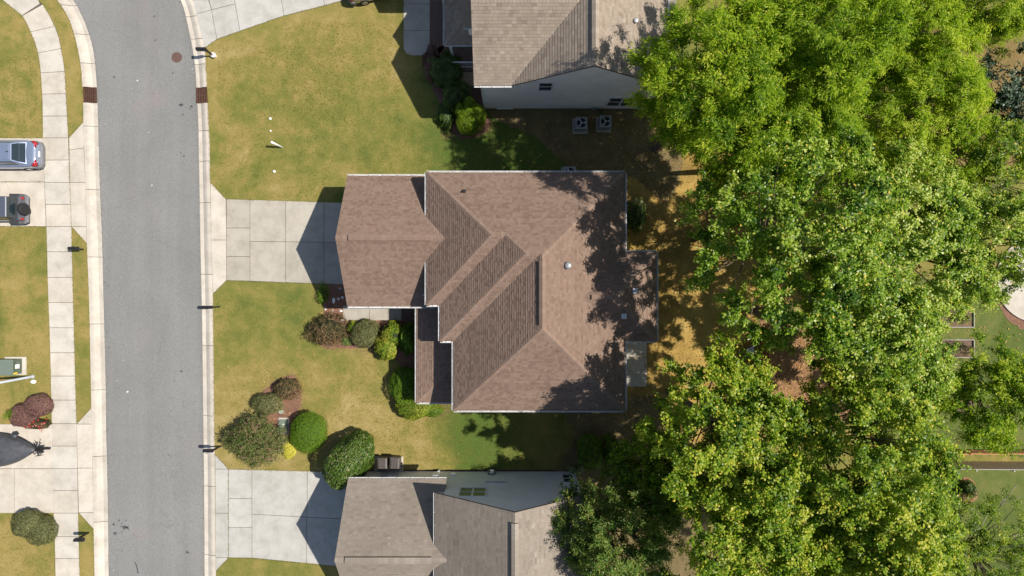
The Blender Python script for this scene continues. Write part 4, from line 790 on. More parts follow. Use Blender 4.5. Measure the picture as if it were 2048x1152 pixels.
def tree(name, label, px, py, hc, R, zb, zt, mat, seed, leaf=(.19, .13), clumps=230, per=150, tone=(.45, .20), cs=.62, twig=5, ry=None, base=None, cat='tree', bare=0.0, up=.9, group=None, low=-.3, fill=0.0):
    """crown centre seen at pixel (px,py) at height hc; R radius; zb..zt crown heights"""
    rs = np.random.RandomState(seed); c = W(px, py, hc); x, y = c.x, c.y
    bx, by = (x, y) if base is None else g2(*base)
    t = thing(name, label, cat, (bx, by, 0), group=group); ry = ry or R; cz = (zb + zt) / 2; rz = (zt - zb) / 2
    u = rs.normal(size=(clumps * 3, 3)); u /= np.linalg.norm(u, axis=1, keepdims=True); u = u[u[:, 2] > low][:clumps]; n = len(u)
    f = np.clip(lobed(rs)(u), .6, 1.22); rr = np.where(rs.rand(n) < .15, rs.uniform(.35, .75, n), rs.uniform(.74, 1.06, n)) * f
    cc = np.stack([u[:, 0] * R, u[:, 1] * ry, u[:, 2] * rz], 1) * rr[:, None] + np.array([x - bx, y - by, cz])
    if fill:                                # shaded boughs lower inside the crown
        m = int(n * fill); uf = rs.normal(size=(m, 3)); uf /= np.linalg.norm(uf, axis=1, keepdims=True); uf[:, 2] = -np.abs(uf[:, 2]) * .6
        cc = np.concatenate([cc, np.stack([uf[:, 0] * R, uf[:, 1] * ry, uf[:, 2] * rz], 1) * rs.uniform(.35, .85, m)[:, None] + np.array([x - bx, y - by, cz])]); u = np.concatenate([u, uf]); rr = np.concatenate([rr, np.full(m, .5)]); n += m
    out = u * np.array([1, 1, .5]) + np.array([0, 0, .25])
    # twigs of every clump
    nt = n * twig; ci = np.repeat(np.arange(n), twig); td = out[ci] * .9 + rs.normal(size=(nt, 3)) * np.array([1, 1, .42]); td /= np.linalg.norm(td, axis=1, keepdims=True); tl = cs * rs.uniform(.7, 1.5, nt)
    pl = max(1, per // twig); li = np.repeat(np.arange(nt), pl); s = rs.uniform(.08, 1, len(li)) ** .8
    pos = cc[ci[li]] + td[li] * (s * tl[li])[:, None] + rs.normal(size=(len(li), 3)) * (cs * .17) + np.array([0, 0, -.12]) * (s ** 2)[:, None] * cs
    nr = np.array([.30, .02, up]) + out[ci[li]] * .35 + rs.normal(size=(len(li), 3)) * .42
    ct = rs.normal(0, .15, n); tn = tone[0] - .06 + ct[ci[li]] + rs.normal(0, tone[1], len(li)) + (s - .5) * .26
    tn = np.where(rs.rand(len(li)) < .035, rs.uniform(.93, 1, len(li)), np.minimum(tn, .94))
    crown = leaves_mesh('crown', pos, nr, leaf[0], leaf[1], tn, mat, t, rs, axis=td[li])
    # trunk with limbs
    mb = MB(); tr = .045 * R + .06
    top = Vector((x - bx, y - by, zb + rz * .9)); mid = Vector(((x - bx) * .4, (y - by) * .4, zb * .6))
    mb.tube([(0, 0, -.05), (0, 0, .25), mid, top], [tr * 1.5, tr * 1.05, tr * .85, tr * .35], 9)
    order = np.argsort(-rr)[::max(1, n // 34)][:34]
    for k in order:
        e = Vector(cc[k]); f0 = rs.uniform(.35, .95); st = mid.lerp(top, f0); m2 = st.lerp(e, .5) + Vector((0, 0, .35 * rs.rand())) ; r0 = tr * (.42 - .25 * f0)
        mb.tube([st, m2, e], [r0, r0 * .6, .012], 5, False)
    mb.build('trunk', 'bark', t, smooth=True)
    if bare:
        mb = MB()
        for k in rs.choice(n, int(n * bare), replace=False):
            e = Vector(cc[k]); d = Vector(out[k]).normalized()
            for j in range(3): mb.beam(e - d * .6, e + d * rs.uniform(.2, .7) + Vector(rs.normal(size=3) * .3), .022)
        o = mb.build('branches', 'twig', t); o['kind'] = 'stuff'
    return t
def shrub(name, label, px, py, rx, ry, h, mat, seed, leaf=(.07, .045), n=9000, tone=(.5, .2), bumpy=.10, core=True, spiky=0.0, rot=0.0, lobes=None, cat='shrub', shell=.12, zc=None, group=None, freq=2.6):
    """dense clipped or natural shrub; (px,py) = middle of its outline as seen, rx, ry, h in metres"""
    rs = np.random.RandomState(seed); c = W(px, py, h * .5); t = thing(name, label, cat, (c.x, c.y, 0), rot, group)
    lobes = lobes or [(0, 0, 1, 1, 1)]
    P = []; Nn = []; TN = []; A = []; mbc = MB(); tot = sum(l[2] * l[3] for l in lobes)
    for (lx, ly, sx, sy, sz) in lobes:
        k = int(n * sx * sy / tot); u = rs.normal(size=(k * 2, 3)); u /= np.linalg.norm(u, axis=1, keepdims=True); u = u[u[:, 2] > -.35][:k]; k = len(u)
        f = lobed(rs, 6, bumpy, freq)(u); f2 = lobed(rs, 6, bumpy * .6, freq * 3)(u)
        r = f * f2 * (1 - shell * rs.rand(k) ** 1.4 + (spiky * rs.rand(k) ** 3 if spiky else 0))
        hz = h * sz; zc_ = hz * .42
        S = np.array([rx * sx, ry * sy, hz * .58]); p = u * S * r[:, None] + np.array([lx * rx, ly * ry, zc_]); p[:, 2] = np.maximum(p[:, 2], .03)
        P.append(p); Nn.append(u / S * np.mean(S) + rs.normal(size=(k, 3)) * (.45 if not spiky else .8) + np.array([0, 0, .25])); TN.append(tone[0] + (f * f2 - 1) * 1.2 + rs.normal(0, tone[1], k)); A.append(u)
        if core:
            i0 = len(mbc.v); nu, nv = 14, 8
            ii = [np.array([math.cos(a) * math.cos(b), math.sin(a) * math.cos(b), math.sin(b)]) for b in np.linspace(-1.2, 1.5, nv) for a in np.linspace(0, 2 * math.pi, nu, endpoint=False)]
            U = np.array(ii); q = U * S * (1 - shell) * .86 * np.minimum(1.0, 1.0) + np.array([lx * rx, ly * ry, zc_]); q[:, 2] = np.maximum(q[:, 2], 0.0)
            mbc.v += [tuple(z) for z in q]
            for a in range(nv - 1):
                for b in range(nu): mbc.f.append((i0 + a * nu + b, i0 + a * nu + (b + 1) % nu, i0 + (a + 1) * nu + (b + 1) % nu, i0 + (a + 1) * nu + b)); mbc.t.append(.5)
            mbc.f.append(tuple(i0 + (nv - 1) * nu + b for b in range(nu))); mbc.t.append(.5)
    P = np.concatenate(P); 
    leaves_mesh('foliage', P, np.concatenate(Nn), leaf[0], leaf[1], np.concatenate(TN), mat, t, rs, axis=np.concatenate(A) * .6)
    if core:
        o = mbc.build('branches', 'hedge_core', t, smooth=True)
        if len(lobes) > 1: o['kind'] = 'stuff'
    mb = MB()
    for k in range(5):
        a = k * 1.26 + .3; e = (math.cos(a) * rx * .5, math.sin(a) * ry * .5, h * .55); mb.tube([(math.cos(a) * .05, math.sin(a) * .05, -.03), (e[0] * .5, e[1] * .5, h * .3), e], [.03, .022, .01], 5)
    mb.build('stems', 'twig', t)
    return t

maple = dict(leaf=(.132, .10), per=270, cs=.58, low=-.02, fill=.10)
oak = dict(leaf=(.175, .05), per=280, cs=.58, twig=6, up=.75, low=-.15, fill=.25)
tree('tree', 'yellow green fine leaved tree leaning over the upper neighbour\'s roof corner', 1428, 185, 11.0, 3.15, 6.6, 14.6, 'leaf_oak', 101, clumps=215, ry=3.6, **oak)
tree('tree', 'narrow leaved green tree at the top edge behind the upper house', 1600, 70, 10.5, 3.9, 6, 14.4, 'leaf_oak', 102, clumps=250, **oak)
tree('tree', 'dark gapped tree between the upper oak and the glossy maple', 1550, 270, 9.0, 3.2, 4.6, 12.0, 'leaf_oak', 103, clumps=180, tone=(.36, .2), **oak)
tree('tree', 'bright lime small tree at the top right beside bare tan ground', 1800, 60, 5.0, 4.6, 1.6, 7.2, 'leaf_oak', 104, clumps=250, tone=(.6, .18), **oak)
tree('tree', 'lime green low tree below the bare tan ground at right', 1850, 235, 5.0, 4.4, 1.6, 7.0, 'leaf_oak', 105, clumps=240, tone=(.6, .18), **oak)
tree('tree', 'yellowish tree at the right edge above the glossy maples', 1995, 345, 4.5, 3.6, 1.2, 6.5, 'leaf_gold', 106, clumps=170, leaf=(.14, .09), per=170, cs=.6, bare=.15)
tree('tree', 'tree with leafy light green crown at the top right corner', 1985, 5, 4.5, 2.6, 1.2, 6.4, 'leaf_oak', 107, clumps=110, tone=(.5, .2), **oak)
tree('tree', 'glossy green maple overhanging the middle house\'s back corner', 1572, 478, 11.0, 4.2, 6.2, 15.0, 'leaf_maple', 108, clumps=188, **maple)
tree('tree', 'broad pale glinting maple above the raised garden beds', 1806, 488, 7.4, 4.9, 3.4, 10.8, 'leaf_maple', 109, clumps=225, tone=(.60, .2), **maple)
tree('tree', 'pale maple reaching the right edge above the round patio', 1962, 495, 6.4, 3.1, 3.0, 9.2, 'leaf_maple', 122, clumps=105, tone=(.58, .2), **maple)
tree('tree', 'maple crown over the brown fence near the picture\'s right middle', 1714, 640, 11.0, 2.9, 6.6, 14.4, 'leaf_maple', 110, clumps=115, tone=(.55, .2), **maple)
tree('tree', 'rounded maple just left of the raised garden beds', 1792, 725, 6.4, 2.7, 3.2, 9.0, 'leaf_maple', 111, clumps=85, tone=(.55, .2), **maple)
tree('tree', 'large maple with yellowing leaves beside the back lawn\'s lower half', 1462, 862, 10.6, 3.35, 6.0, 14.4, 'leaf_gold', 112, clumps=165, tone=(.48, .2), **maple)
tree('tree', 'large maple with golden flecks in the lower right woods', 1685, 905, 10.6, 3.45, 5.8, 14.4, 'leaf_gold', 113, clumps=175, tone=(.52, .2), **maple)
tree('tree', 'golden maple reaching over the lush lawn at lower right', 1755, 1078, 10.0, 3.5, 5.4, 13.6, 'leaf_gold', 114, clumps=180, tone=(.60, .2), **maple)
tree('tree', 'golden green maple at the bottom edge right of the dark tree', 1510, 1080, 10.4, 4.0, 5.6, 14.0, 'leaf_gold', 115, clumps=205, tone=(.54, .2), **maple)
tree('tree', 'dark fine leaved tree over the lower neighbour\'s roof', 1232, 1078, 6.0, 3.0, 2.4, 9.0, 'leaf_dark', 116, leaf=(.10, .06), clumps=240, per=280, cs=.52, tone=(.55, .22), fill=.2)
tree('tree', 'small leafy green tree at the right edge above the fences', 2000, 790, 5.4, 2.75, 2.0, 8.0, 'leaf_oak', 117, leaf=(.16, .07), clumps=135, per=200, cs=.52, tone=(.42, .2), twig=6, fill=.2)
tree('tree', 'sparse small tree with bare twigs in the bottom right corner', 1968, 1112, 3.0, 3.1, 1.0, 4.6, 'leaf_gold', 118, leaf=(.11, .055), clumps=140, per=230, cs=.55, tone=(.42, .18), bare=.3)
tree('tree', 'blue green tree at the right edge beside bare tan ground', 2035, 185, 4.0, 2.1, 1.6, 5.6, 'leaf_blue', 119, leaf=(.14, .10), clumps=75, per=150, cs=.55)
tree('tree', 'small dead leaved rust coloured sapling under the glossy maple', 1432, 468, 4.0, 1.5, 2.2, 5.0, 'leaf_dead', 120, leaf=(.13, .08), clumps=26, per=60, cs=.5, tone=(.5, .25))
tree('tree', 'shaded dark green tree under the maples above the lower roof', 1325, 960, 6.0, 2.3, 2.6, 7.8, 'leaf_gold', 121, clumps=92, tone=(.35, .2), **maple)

S = shrub
S('shrub', 'sparse green shrub against the back wall of the middle house', 1272, 432, .75, 1.05, 1.3, 'leaf_holly', 201, (.11, .06), 3500, (.6, .2), .2)
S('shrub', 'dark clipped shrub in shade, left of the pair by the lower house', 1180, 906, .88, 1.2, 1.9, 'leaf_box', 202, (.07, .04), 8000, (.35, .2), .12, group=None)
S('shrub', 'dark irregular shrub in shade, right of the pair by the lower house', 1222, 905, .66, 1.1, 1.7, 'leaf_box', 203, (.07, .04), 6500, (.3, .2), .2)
S('shrub', 'pale leaved low shrub at the lower house\'s back corner', 1150, 938, .5, .3, .6, 'leaf_pale', 204, (.15, .11), 260, (.6, .2), .2, core=False)
S('shrub', 'bright lime conifer with three rounded lobes below the upper house', 940, 236, 1.05, 1.22, 2.1, 'leaf_lime', 205, (.055, .03), 16000, (.5, .2), .07, lobes=[(0, -.12, .85, .78, 1), (-.62, .42, .30, .46, .8), (.0, .62, .42, .48, .95), (.55, .2, .45, .55, .9)])
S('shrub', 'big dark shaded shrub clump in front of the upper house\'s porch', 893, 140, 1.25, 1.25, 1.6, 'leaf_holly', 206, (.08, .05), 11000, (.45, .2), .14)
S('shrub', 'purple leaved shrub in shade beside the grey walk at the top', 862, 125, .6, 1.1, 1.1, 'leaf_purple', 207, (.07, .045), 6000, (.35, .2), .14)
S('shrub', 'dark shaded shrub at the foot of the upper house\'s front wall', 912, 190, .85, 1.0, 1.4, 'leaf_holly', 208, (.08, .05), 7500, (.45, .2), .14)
S('shrub', 'low shrub left of the lime conifer, house shade put into its leaf colour', 892, 228, .55, 1.0, .8, 'leaf_holly', 209, (.07, .045), 5500, (.3, .2), .14)  # purple shrub given dark leaves to stand for the house shadow
S('shrub', 'spreading bronze shrub at the front corner of the garage bed', 656, 659, 1.1, .85, 1.3, 'leaf_bronze', 210, (.11, .05), 5200, (.45, .22), .16, spiky=.22)
S('shrub', 'grey olive rounded shrub beside the front walk', 733, 666, .88, .95, 1.3, 'leaf_olive', 211, (.08, .03), 8500, (.5, .2), .08, spiky=.08)
S('shrub', 'tiny pale green tuft below the front walk shrubs', 693, 681, .33, .31, .4, 'leaf_pale', 212, (.10, .03), 1100, (.5, .2), .1, spiky=.2)
S('shrub', 'small yellow green shrub wedged between the bronze and olive shrubs', 706, 655, .3, .42, .6, 'leaf_variegated', 213, (.07, .045), 1500, (.4, .2), .1)
S('shrub', 'bright yellow green shrub by the porch, upper lobe by the walk', 788, 667, .66, .76, 1.6, 'leaf_variegated', 214, (.085, .06), 4200, (.42, .2), .14)
S('shrub', 'golden green round shrub bulging onto the lawn by the porch', 774, 697, .76, .78, 1.4, 'leaf_variegated', 215, (.085, .06), 5200, (.55, .2), .12)
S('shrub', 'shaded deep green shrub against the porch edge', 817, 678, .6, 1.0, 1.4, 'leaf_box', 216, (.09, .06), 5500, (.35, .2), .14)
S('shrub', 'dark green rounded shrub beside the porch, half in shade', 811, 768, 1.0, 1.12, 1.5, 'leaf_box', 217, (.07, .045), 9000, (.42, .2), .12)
S('shrub', 'yellow green clipped shrub wrapping the porch\'s lower corner', 830, 812, 1.32, .88, 1.3, 'leaf_variegated', 218, (.075, .05), 9500, (.42, .2), .09)
S('shrub', 'light green low shrub below the porch\'s lower gutter', 865, 822, .7, .45, .8, 'leaf_variegated', 219, (.075, .05), 4200, (.3, .18), .1)
S('shrub', 'small bronze shrub standing alone on the front lawn bed', 571, 776, .75, .68, .9, 'leaf_bronze', 220, (.09, .045), 3000, (.5, .22), .14, spiky=.22)
S('shrub', 'grey green loose shrub on the front lawn bed', 532, 807, .85, .72, 1.2, 'leaf_olive', 221, (.09, .03), 6500, (.5, .2), .1, spiky=.18)
tree('shrub', 'large feathery crape myrtle shrub with pinkish tips by the curb', 510, 882, 1.5, 1.42, .35, 2.5, 'leaf_myrtle', 222, leaf=(.10, .042), clumps=150, per=120, tone=(.45, .24), cs=.36, twig=5, cat='shrub', low=-.6, fill=.3, ry=1.2)
S('shrub', 'round bright green clipped ball shrub on the front lawn', 617, 864, 1.2, 1.3, 1.7, 'leaf_box', 223, (.055, .03), 20000, (.5, .18), .06)
S('shrub', 'flat yellow shrub tucked below the crape myrtle', 578, 899, .45, .6, .35, 'leaf_yellow', 224, (.06, .04), 3800, (.5, .2), .08)
S('shrub', 'large glossy dark green shrub by the lower driveway and bins', 699, 921, 1.4, 1.95, 3.0, 'leaf_holly', 225, (.105, .06), 15000, (.55, .22), .07, rot=-.72)
S('shrub', 'purple two lobed shrub beside the far pavement', 60, 822, 1.35, 1.15, 1.2, 'leaf_purple', 226, (.07, .035), 16000, (.5, .2), .05, lobes=[(.38, .32, .62, .66, 1), (-.36, -.24, .62, .70, .95)])
S('shrub', 'small red flowering shrub at the foot of the purple shrub', 75, 848, .85, .36, .7, 'leaf_bronze', 227, (.07, .04), 2200, (.3, .2), .14)
S('shrub', 'little green weed tuft growing out of the purple shrub', 31, 826, .28, .28, 1.35, 'leaf_lime', 228, (.08, .04), 700, (.3, .2), .14, core=False, spiky=.2)
S('shrub', 'brown green two lobed shrub in the lower left corner', 66, 1056, 1.45, 1.25, 1.2, 'leaf_olive', 229, (.07, .035), 15000, (.35, .2), .06, lobes=[(-.28, .22, .70, .72, 1), (.35, -.15, .62, .78, .95)])
S('shrub', 'small dark round shrub on the lush lawn below the fence', 1935, 977, .50, .50, .95, 'leaf_holly', 230, (.08, .05), 3000, (.55, .2), .12)
S('shrub', 'low green weeds in the upper raised garden bed', 1918, 636, .75, .3, .55, 'leaf_maple', 231, (.11, .07), 500, (.4, .2), .3, core=False, spiky=.4)
S('shrub', 'tangled plants in the lower raised garden bed', 1915, 698, 1.1, .4, .6, 'leaf_bronze', 232, (.11, .05), 900, (.45, .2), .3, core=False, spiky=.4)
S('shrub', 'thin green shrub in garage shade at the bed\'s edge', 646, 590, .28, .6, .6, 'leaf_box', 233, (.07, .045), 1300, (.3, .2), .2)
rs = np.random.RandomState(5); n = 46
fx = g2(66, 846)
for k in range(1):
    a = rs.uniform(0, 6.28, n); p = np.stack([(rs.uniform(-.75, .75, n)), rs.normal(0, .14, n) - .0, rs.uniform(.45, .8, n)], 1)
    fl = bpy.data.objects.get('shrub.026')
    par = [o for o in bpy.data.objects if o.get('label') == 'small red flowering shrub at the foot of the purple shrub'][0]
    leaves_mesh('flowers', p, np.array([[0, 0, 1.0]]) + rs.normal(size=(n, 3)) * .3, .13, .12, rs.rand(n), 'flower_red', par, rs, 'stuff')

# fallen leaves and grass along edges (nobody could count them)
rs = np.random.RandomState(77)
def scatter_leaves(regions, name, L=.10, Wd=.075):
    P = []
    for (x0, x1, y0, y1, n, z) in regions:
        px = rs.uniform(x0, x1, n); py = rs.uniform(y0, y1, n); P.append(np.stack([(px - 1024) / 30, (576 - py) / 30, np.full(n, z) + rs.uniform(0, .015, n)], 1))
    P = np.concatenate(P); n = len(P)
    leaves_mesh(name, P, np.array([[0, 0, 1.0]]) + rs.normal(size=(n, 3)) * .22, L, Wd, rs.rand(n), 'leaf_fallen', None, rs, 'stuff')
scatter_leaves([(1225, 1640, 230, 900, 5200, .03), (1000, 1240, 225, 370, 130, .03), (900, 1240, 820, 930, 35, .03), (1216, 1292, 672, 772, 60, .045), (1640, 2040, 600, 900, 500, .03), (640, 690, 570, 640, 40, .03), (430, 900, 250, 900, 30, .03), (480, 600, 760, 880, 60, .03), (1520, 1700, 650, 880, 900, .03)], 'fallen_leaves')
def grass_edges(lines, name='edge_grass', per_m=34, mat='grass_blade'):
    P = []; A = []
    for ln in lines:
        for a, b in zip(ln[:-1], ln[1:]):
            a = np.array(g2(*a)); b = np.array(g2(*b)); L = np.linalg.norm(b - a); n = int(L * per_m)
            if n < 1: continue
            t = rs.rand(n)[:, None]; d = (b - a) / L; nn = np.array([-d[1], d[0]]); off = rs.normal(0, .028, n)[:, None]
            p = a + (b - a) * t + nn * off; P.append(np.concatenate([p, np.full((n, 1), .035) + rs.uniform(-.01, .02, (n, 1))], 1))
    P = np.concatenate(P); n = len(P)
    leaves_mesh(name, P, np.array([[0, 0, 1.0]]) + rs.normal(size=(n, 3)) * .5, .085, .016, rs.beta(1.6, 2.2, n), mat, None, rs, 'stuff')
ed = [[tuple(p) for p in sl if -20 < p[1] < 276], [tuple(p) for p in sl if 453 < p[1] < 848], [tuple(p) for p in sl if 1026 < p[1] < 1200], [tuple(p) for p in sr if -20 < p[1] < 276], [tuple(p) for p in sr if 453 < p[1] < 848], [tuple(p) for p in sr if 1026 < p[1] < 1200],
      [tuple(p) for p in cl if -20 < p[1] < 244], [tuple(p) for p in cl if 487 < p[1] < 816], [tuple(p) for p in cl if 1058 < p[1] < 1200], [tuple(p) for p in crr if 96 < p[1] < 365], [tuple(p) for p in crr if 588 < p[1] < 908], [tuple(p) for p in crr if 1142 < p[1] < 1200],
      [(138, 276), (167, 244)], [(143, 453), (174, 487)], [(153.5, 848), (183, 816)], [(157.5, 1025), (187.5, 1058)], [(-100, 276), (86, 276)], [(-100, 453), (92, 453)], [(421, 365), (452, 398), (700, 406)], [(426, 588), (453, 561), (690, 569)], [(430, 908), (457, 938), (640, 943)], [(432, 1142), (457, 1115), (504, 1116), (640, 1130)],
      [(410, 96), (434, 79), (480, 62.5), (568, 32), (649, 11.5), (690, 0)], [(138.5, 276), (140.5, 365)], [(138.5, 276), (140.5, 365)], [(140, 340), (143, 453)], [(-60, 364), (89, 364)], [(1294, 668), (1294, 774), (1215, 774)], [(807, 0), (807, 99), (824, 112), (850, 112)], [(1872, 656), (1947, 656)], [(457, 938), (457.5, 1115)]]
grass_edges(ed)
def bed_chips(outlines):
    P = []
    for ol in outlines:
        pp = resample(list(ol) + [ol[0]], 6.0)
        for a, b in zip(pp[:-1], pp[1:]):
            a = np.array(g2(*a)); b = np.array(g2(*b)); n = int(np.linalg.norm(b - a) * 90)
            if n: P.append(np.concatenate([a + (b - a) * rs.rand(n)[:, None] + rs.normal(0, .16, (n, 2)), np.full((n, 1), .02)], 1))
    P = np.concatenate(P); n = len(P)
    leaves_mesh('mulch_chips', P, np.array([[0, 0, 1.0]]) + rs.normal(size=(n, 3)) * .3, .075, .03, rs.rand(n), 'leaf_chip', None, rs, 'stuff')
bed_chips([[(540, 768), (588, 752), (604, 795), (592, 836), (580, 872), (552, 874), (520, 850), (516, 800)], [(648, 612), (690, 612), (692, 642), (730, 645), (750, 700), (690, 696), (640, 690), (648, 640)], [(885, 272), (930, 274), (968, 268), (985, 245)], [(836, 818), (865, 832), (890, 828), (905, 812)]])
def gutter_grit(lines):
    P = []
    for ln, side in lines:
        for a, b in zip(ln[:-1], ln[1:]):
            a = np.array(g2(*a)); b = np.array(g2(*b)); L = np.linalg.norm(b - a); n = int(L * 16)
            if n < 1: continue
            t = rs.rand(n)[:, None]; d = (b - a) / L; nn = np.array([-d[1], d[0]]); off = np.abs(rs.normal(0, .10, n))[:, None] * side
            P.append(np.concatenate([a + (b - a) * t + nn * off, np.full((n, 1), -.088)], 1))
    P = np.concatenate(P); n = len(P)
    leaves_mesh('gutter_grit', P, np.array([[0, 0, 1.0]]) + rs.normal(size=(n, 3)) * .3, .05, .035, rs.rand(n) * .7, 'leaf_litter', None, rs, 'stuff')
gutter_grit([([tuple(p) for p in rl if -20 < p[1] < 1170], 1), ([tuple(p) for p in rr if -20 < p[1] < 1170], -1)])
# loose blades over the open lawns
def lawn_blades(boxes, name='lawn_grass', dens=55):
    P = []; 
    for (x0, x1, y0, y1) in boxes:
        n = int((x1 - x0) * (y1 - y0) / 900 * dens); px = rs.uniform(x0, x1, n); py = rs.uniform(y0, y1, n); P.append(np.stack([(px - 1024) / 30, (576 - py) / 30, rs.uniform(.008, .035, n)], 1))
    P = np.concatenate(P); n = len(P)
    q = np.sin(P[:, 0] * .9 + 1.7 * np.sin(P[:, 1] * .5)) * np.sin(P[:, 1] * .8 + 1.3 * np.sin(P[:, 0] * .6 + 2)) * .16
    leaves_mesh(name, P, np.array([[0, 0, 1.0]]) + rs.normal(size=(n, 3)) * .45, .11, .022, np.clip(.48 + q + rs.normal(0, .2, n), 0, 1), 'grass_blade', None, rs, 'stuff')
lawn_blades([(436, 690, 92, 396), (690, 1000, 240, 350), (570, 800, 45, 240), (436, 640, 592, 880), (640, 830, 720, 930), (830, 1150, 840, 930), (0, 76, 110, 272), (0, 90, 460, 780), (146, 172, 490, 810), (0, 104, 1030, 1152), (460, 640, 882, 935)])
# ------------------------------------------------------------------ street-side things
def mailbox(label, px, py, dirx, mat='black_metal'):
    """base at ground pixel; dirx = side the box points to (towards the road)"""
    t = thing('mailbox', label, 'mailbox', (*g2(px, py), 0), 0 if dirx > 0 else math.pi, 'black kerbside mailboxes')
    mb = MB(); mb.box(-.05, .05, -.05, .05, -.05, 1.0); mb.build('post', mat, t)
    mb = MB(); mb.box(-.12, .45, -.035, .035, .92, .98); mb.beam((0, 0, .62), (.3, 0, .92), .04); mb.build('bracket', mat, t)
    mb = MB(); sec = [(-.105, 1.0), (.105, 1.0), (.105, 1.14)] + [(.105 * math.cos(a), 1.14 + .105 * math.sin(a)) for a in np.linspace(.3, math.pi - .3, 7)] + [(-.105, 1.14)]
    mb.loft([[(x, y, z) for y, z in sec] for x in (-.08, .50)]); mb.build('box', mat, t)
    mb = MB(); mb.loft([[(x, y * 1.04, 1.0 + (z - 1.0) * 1.03) for y, z in sec] for x in (.502, .52)]); mb.build('door', mat, t)
    mb = MB(); mb.box(.2, .23, .108, .12, 1.1, 1.3); mb.box(.2, .32, .108, .12, 1.25, 1.31); mb.build('flag', mat, t)
    return t
mailbox('black mailbox on the planting strip below the driveway with two cars', 166, 499, 1)
mailbox('black mailbox on the planting strip near the lower left shrub', 177, 1065, 1)
mailbox('black mailbox with white base beside the top slanting driveway', 427, 112, -1)
mailbox('black mailbox at the curb opposite the middle house\'s front lawn', 439, 613.5, -1)
mailbox('black mailbox at the curb beside the crape myrtle shrub', 441, 892, -1)
t = thing('planter', 'white planter around the base of the top mailbox', 'planter', (*g2(430, 112.5), 0))
mb = MB(); mb.lathe([(.13, 0), (.16, .20), (.17, .24), (.14, .24), (.13, .20)], (0, 0, 0), 14); mb.build('pot', 'white_plastic', t); mb = MB(); mb.lathe([(.12, .205), (.10, .23)], (0, 0, 0), 12); mb.build('filling', 'white_spot', t)
# transformer
t = thing('transformer_box', 'green metal utility transformer box on a concrete pad across the street', 'utility box', (*g2(33, 731.5), 0))
mb = MB(); mb.box(-.72, .68, -.60, .60, -.02, .08); mb.build('pad', 'concrete_curb', t)
mb = MB(); mb.box(-.55, .45, -.49, .49, .083, .80); mb.build('cabinet', 'transformer_dark', t, bevel=.02)
mb = MB(); mb.prism([(-.58, -.52), (.49, -.52), (.49, .52), (-.58, .52)], .803, .86); mb.build('lid', 'transformer_green', t, bevel=.015)
mb = MB(); mb.box(.452, .458, -.12, .16, .30, .62); mb.build('notice', 'white_plastic', t)
mb = MB(); mb.box(.452, .458, -.46, -.36, .45, .75); mb.build('sticker', 'sticker_yellow', t)
mb = MB(); mb.box(.45, .50, .25, .31, .40, .50); mb.build('lock', 'grey_metal', t)
# street lamp
t = thing('street_lamp', 'grey street lamp pole beside the green utility box', 'street lamp', (*g2(66, 753), 0))
mb = MB(); mb.lathe([(.14, -.05), (.14, .10), (.085, .14), (.055, 7.0)], (0, 0, 0), 14); mb.build('pole', 'galvanised', t, smooth=True)
mb = MB(); mb.tube([(0, 0, 6.9), (.3, 0, 7.3), (1.2, 0, 7.45)], [.05, .045, .04], 8); mb.build('arm', 'galvanised', t)
mb = MB(); mb.box(1.1, 1.75, -.14, .14, 7.38, 7.52); mb.build('lamp_head', 'grey_metal', t, bevel=.03)
o = MB(); o.lathe([(.16, 0), (.16, .03), (.12, .06), (.04, .07)], (0, 0, 0), 14); o = o.build('cleanout_cap', 'white_plastic', loc=(*g2(67, 763.5), .0)); tag(o, 'pale round utility cap on the grass below the street lamp', 'utility cap')
o.scale = (1.2, .8, 1)
# things on the front lawn
t = thing('marker_post', 'white plastic utility marker post leaning on the upper front lawn', 'marker post', (*g2(565.5, 295), 0))
mb = MB(); tip = W(543.5, 284.5, .95) - Vector((*g2(565.5, 295), 0)); d = tip
mb.tube([(0, 0, -.05), d * .85, d], [.055, .075, .06], 12); mb.build('post', 'white_plastic', t, smooth=True)
mb = MB(); mb.tube([d * 1.001, d * 1.05], [.085, .05], 12); mb.build('cap', 'white_plastic', t)
for lb, px, py, r in (('white sewer cleanout cap nearest the top driveway on the lawn', 541, 237.5, .085), ('small white cap just above the leaning marker post', 541.5, 262, .06), ('white round cap below the leaning marker post', 549, 343, .09)):
    mb = MB(); mb.lathe([(r, -.02), (r, .05), (r * .8, .075), (r * .3, .085)], (0, 0, 0), 14); o = mb.build('cleanout_cap', 'white_plastic', loc=(*g2(px, py), 0)); tag(o, lb, 'utility cap', 'white caps on the front lawn')
t = thing('utility_vault', 'flat grey green utility vault lid between the ball shrub and the myrtle', 'utility lid', (*g2(568, 853), 0))
mb = MB(); mb.box(-.36, .36, -.52, .52, -.02, .07); mb.build('frame', 'concrete_old', t, bevel=.01); mb = MB(); mb.box(-.31, .31, -.47, .47, .072, .09); mb.build('lid', 'transformer_green', t, bevel=.01)
mb = MB(); mb.box(-.33, .33, .54, .60, 0, .09); mb.build('edging', 'white_spot', t)
mb = MB(); mb.box(-.05, .05, .1, .2, .092, .10); mb.build('handle', 'white_plastic', t)
def rock(label, px, py, sx, sy, h, seed, mat='stone_pale', group=None):
    r = np.random.RandomState(seed); bm = bmesh.new(); bmesh.ops.create_icosphere(bm, subdivisions=2, radius=1)
    for v in bm.verts: v.co = Vector((v.co.x * sx, v.co.y * sy, max(-.02, v.co.z * h + h * .4))) * (1 + .12 * r.randn())
    me = bpy.data.meshes.new('stone'); bm.to_mesh(me); bm.free(); me.materials.append(M[mat]); o = bpy.data.objects.new('stone', me); C.objects.link(o); o.location = (*g2(px, py), .01); tag(o, label, 'stone', group)
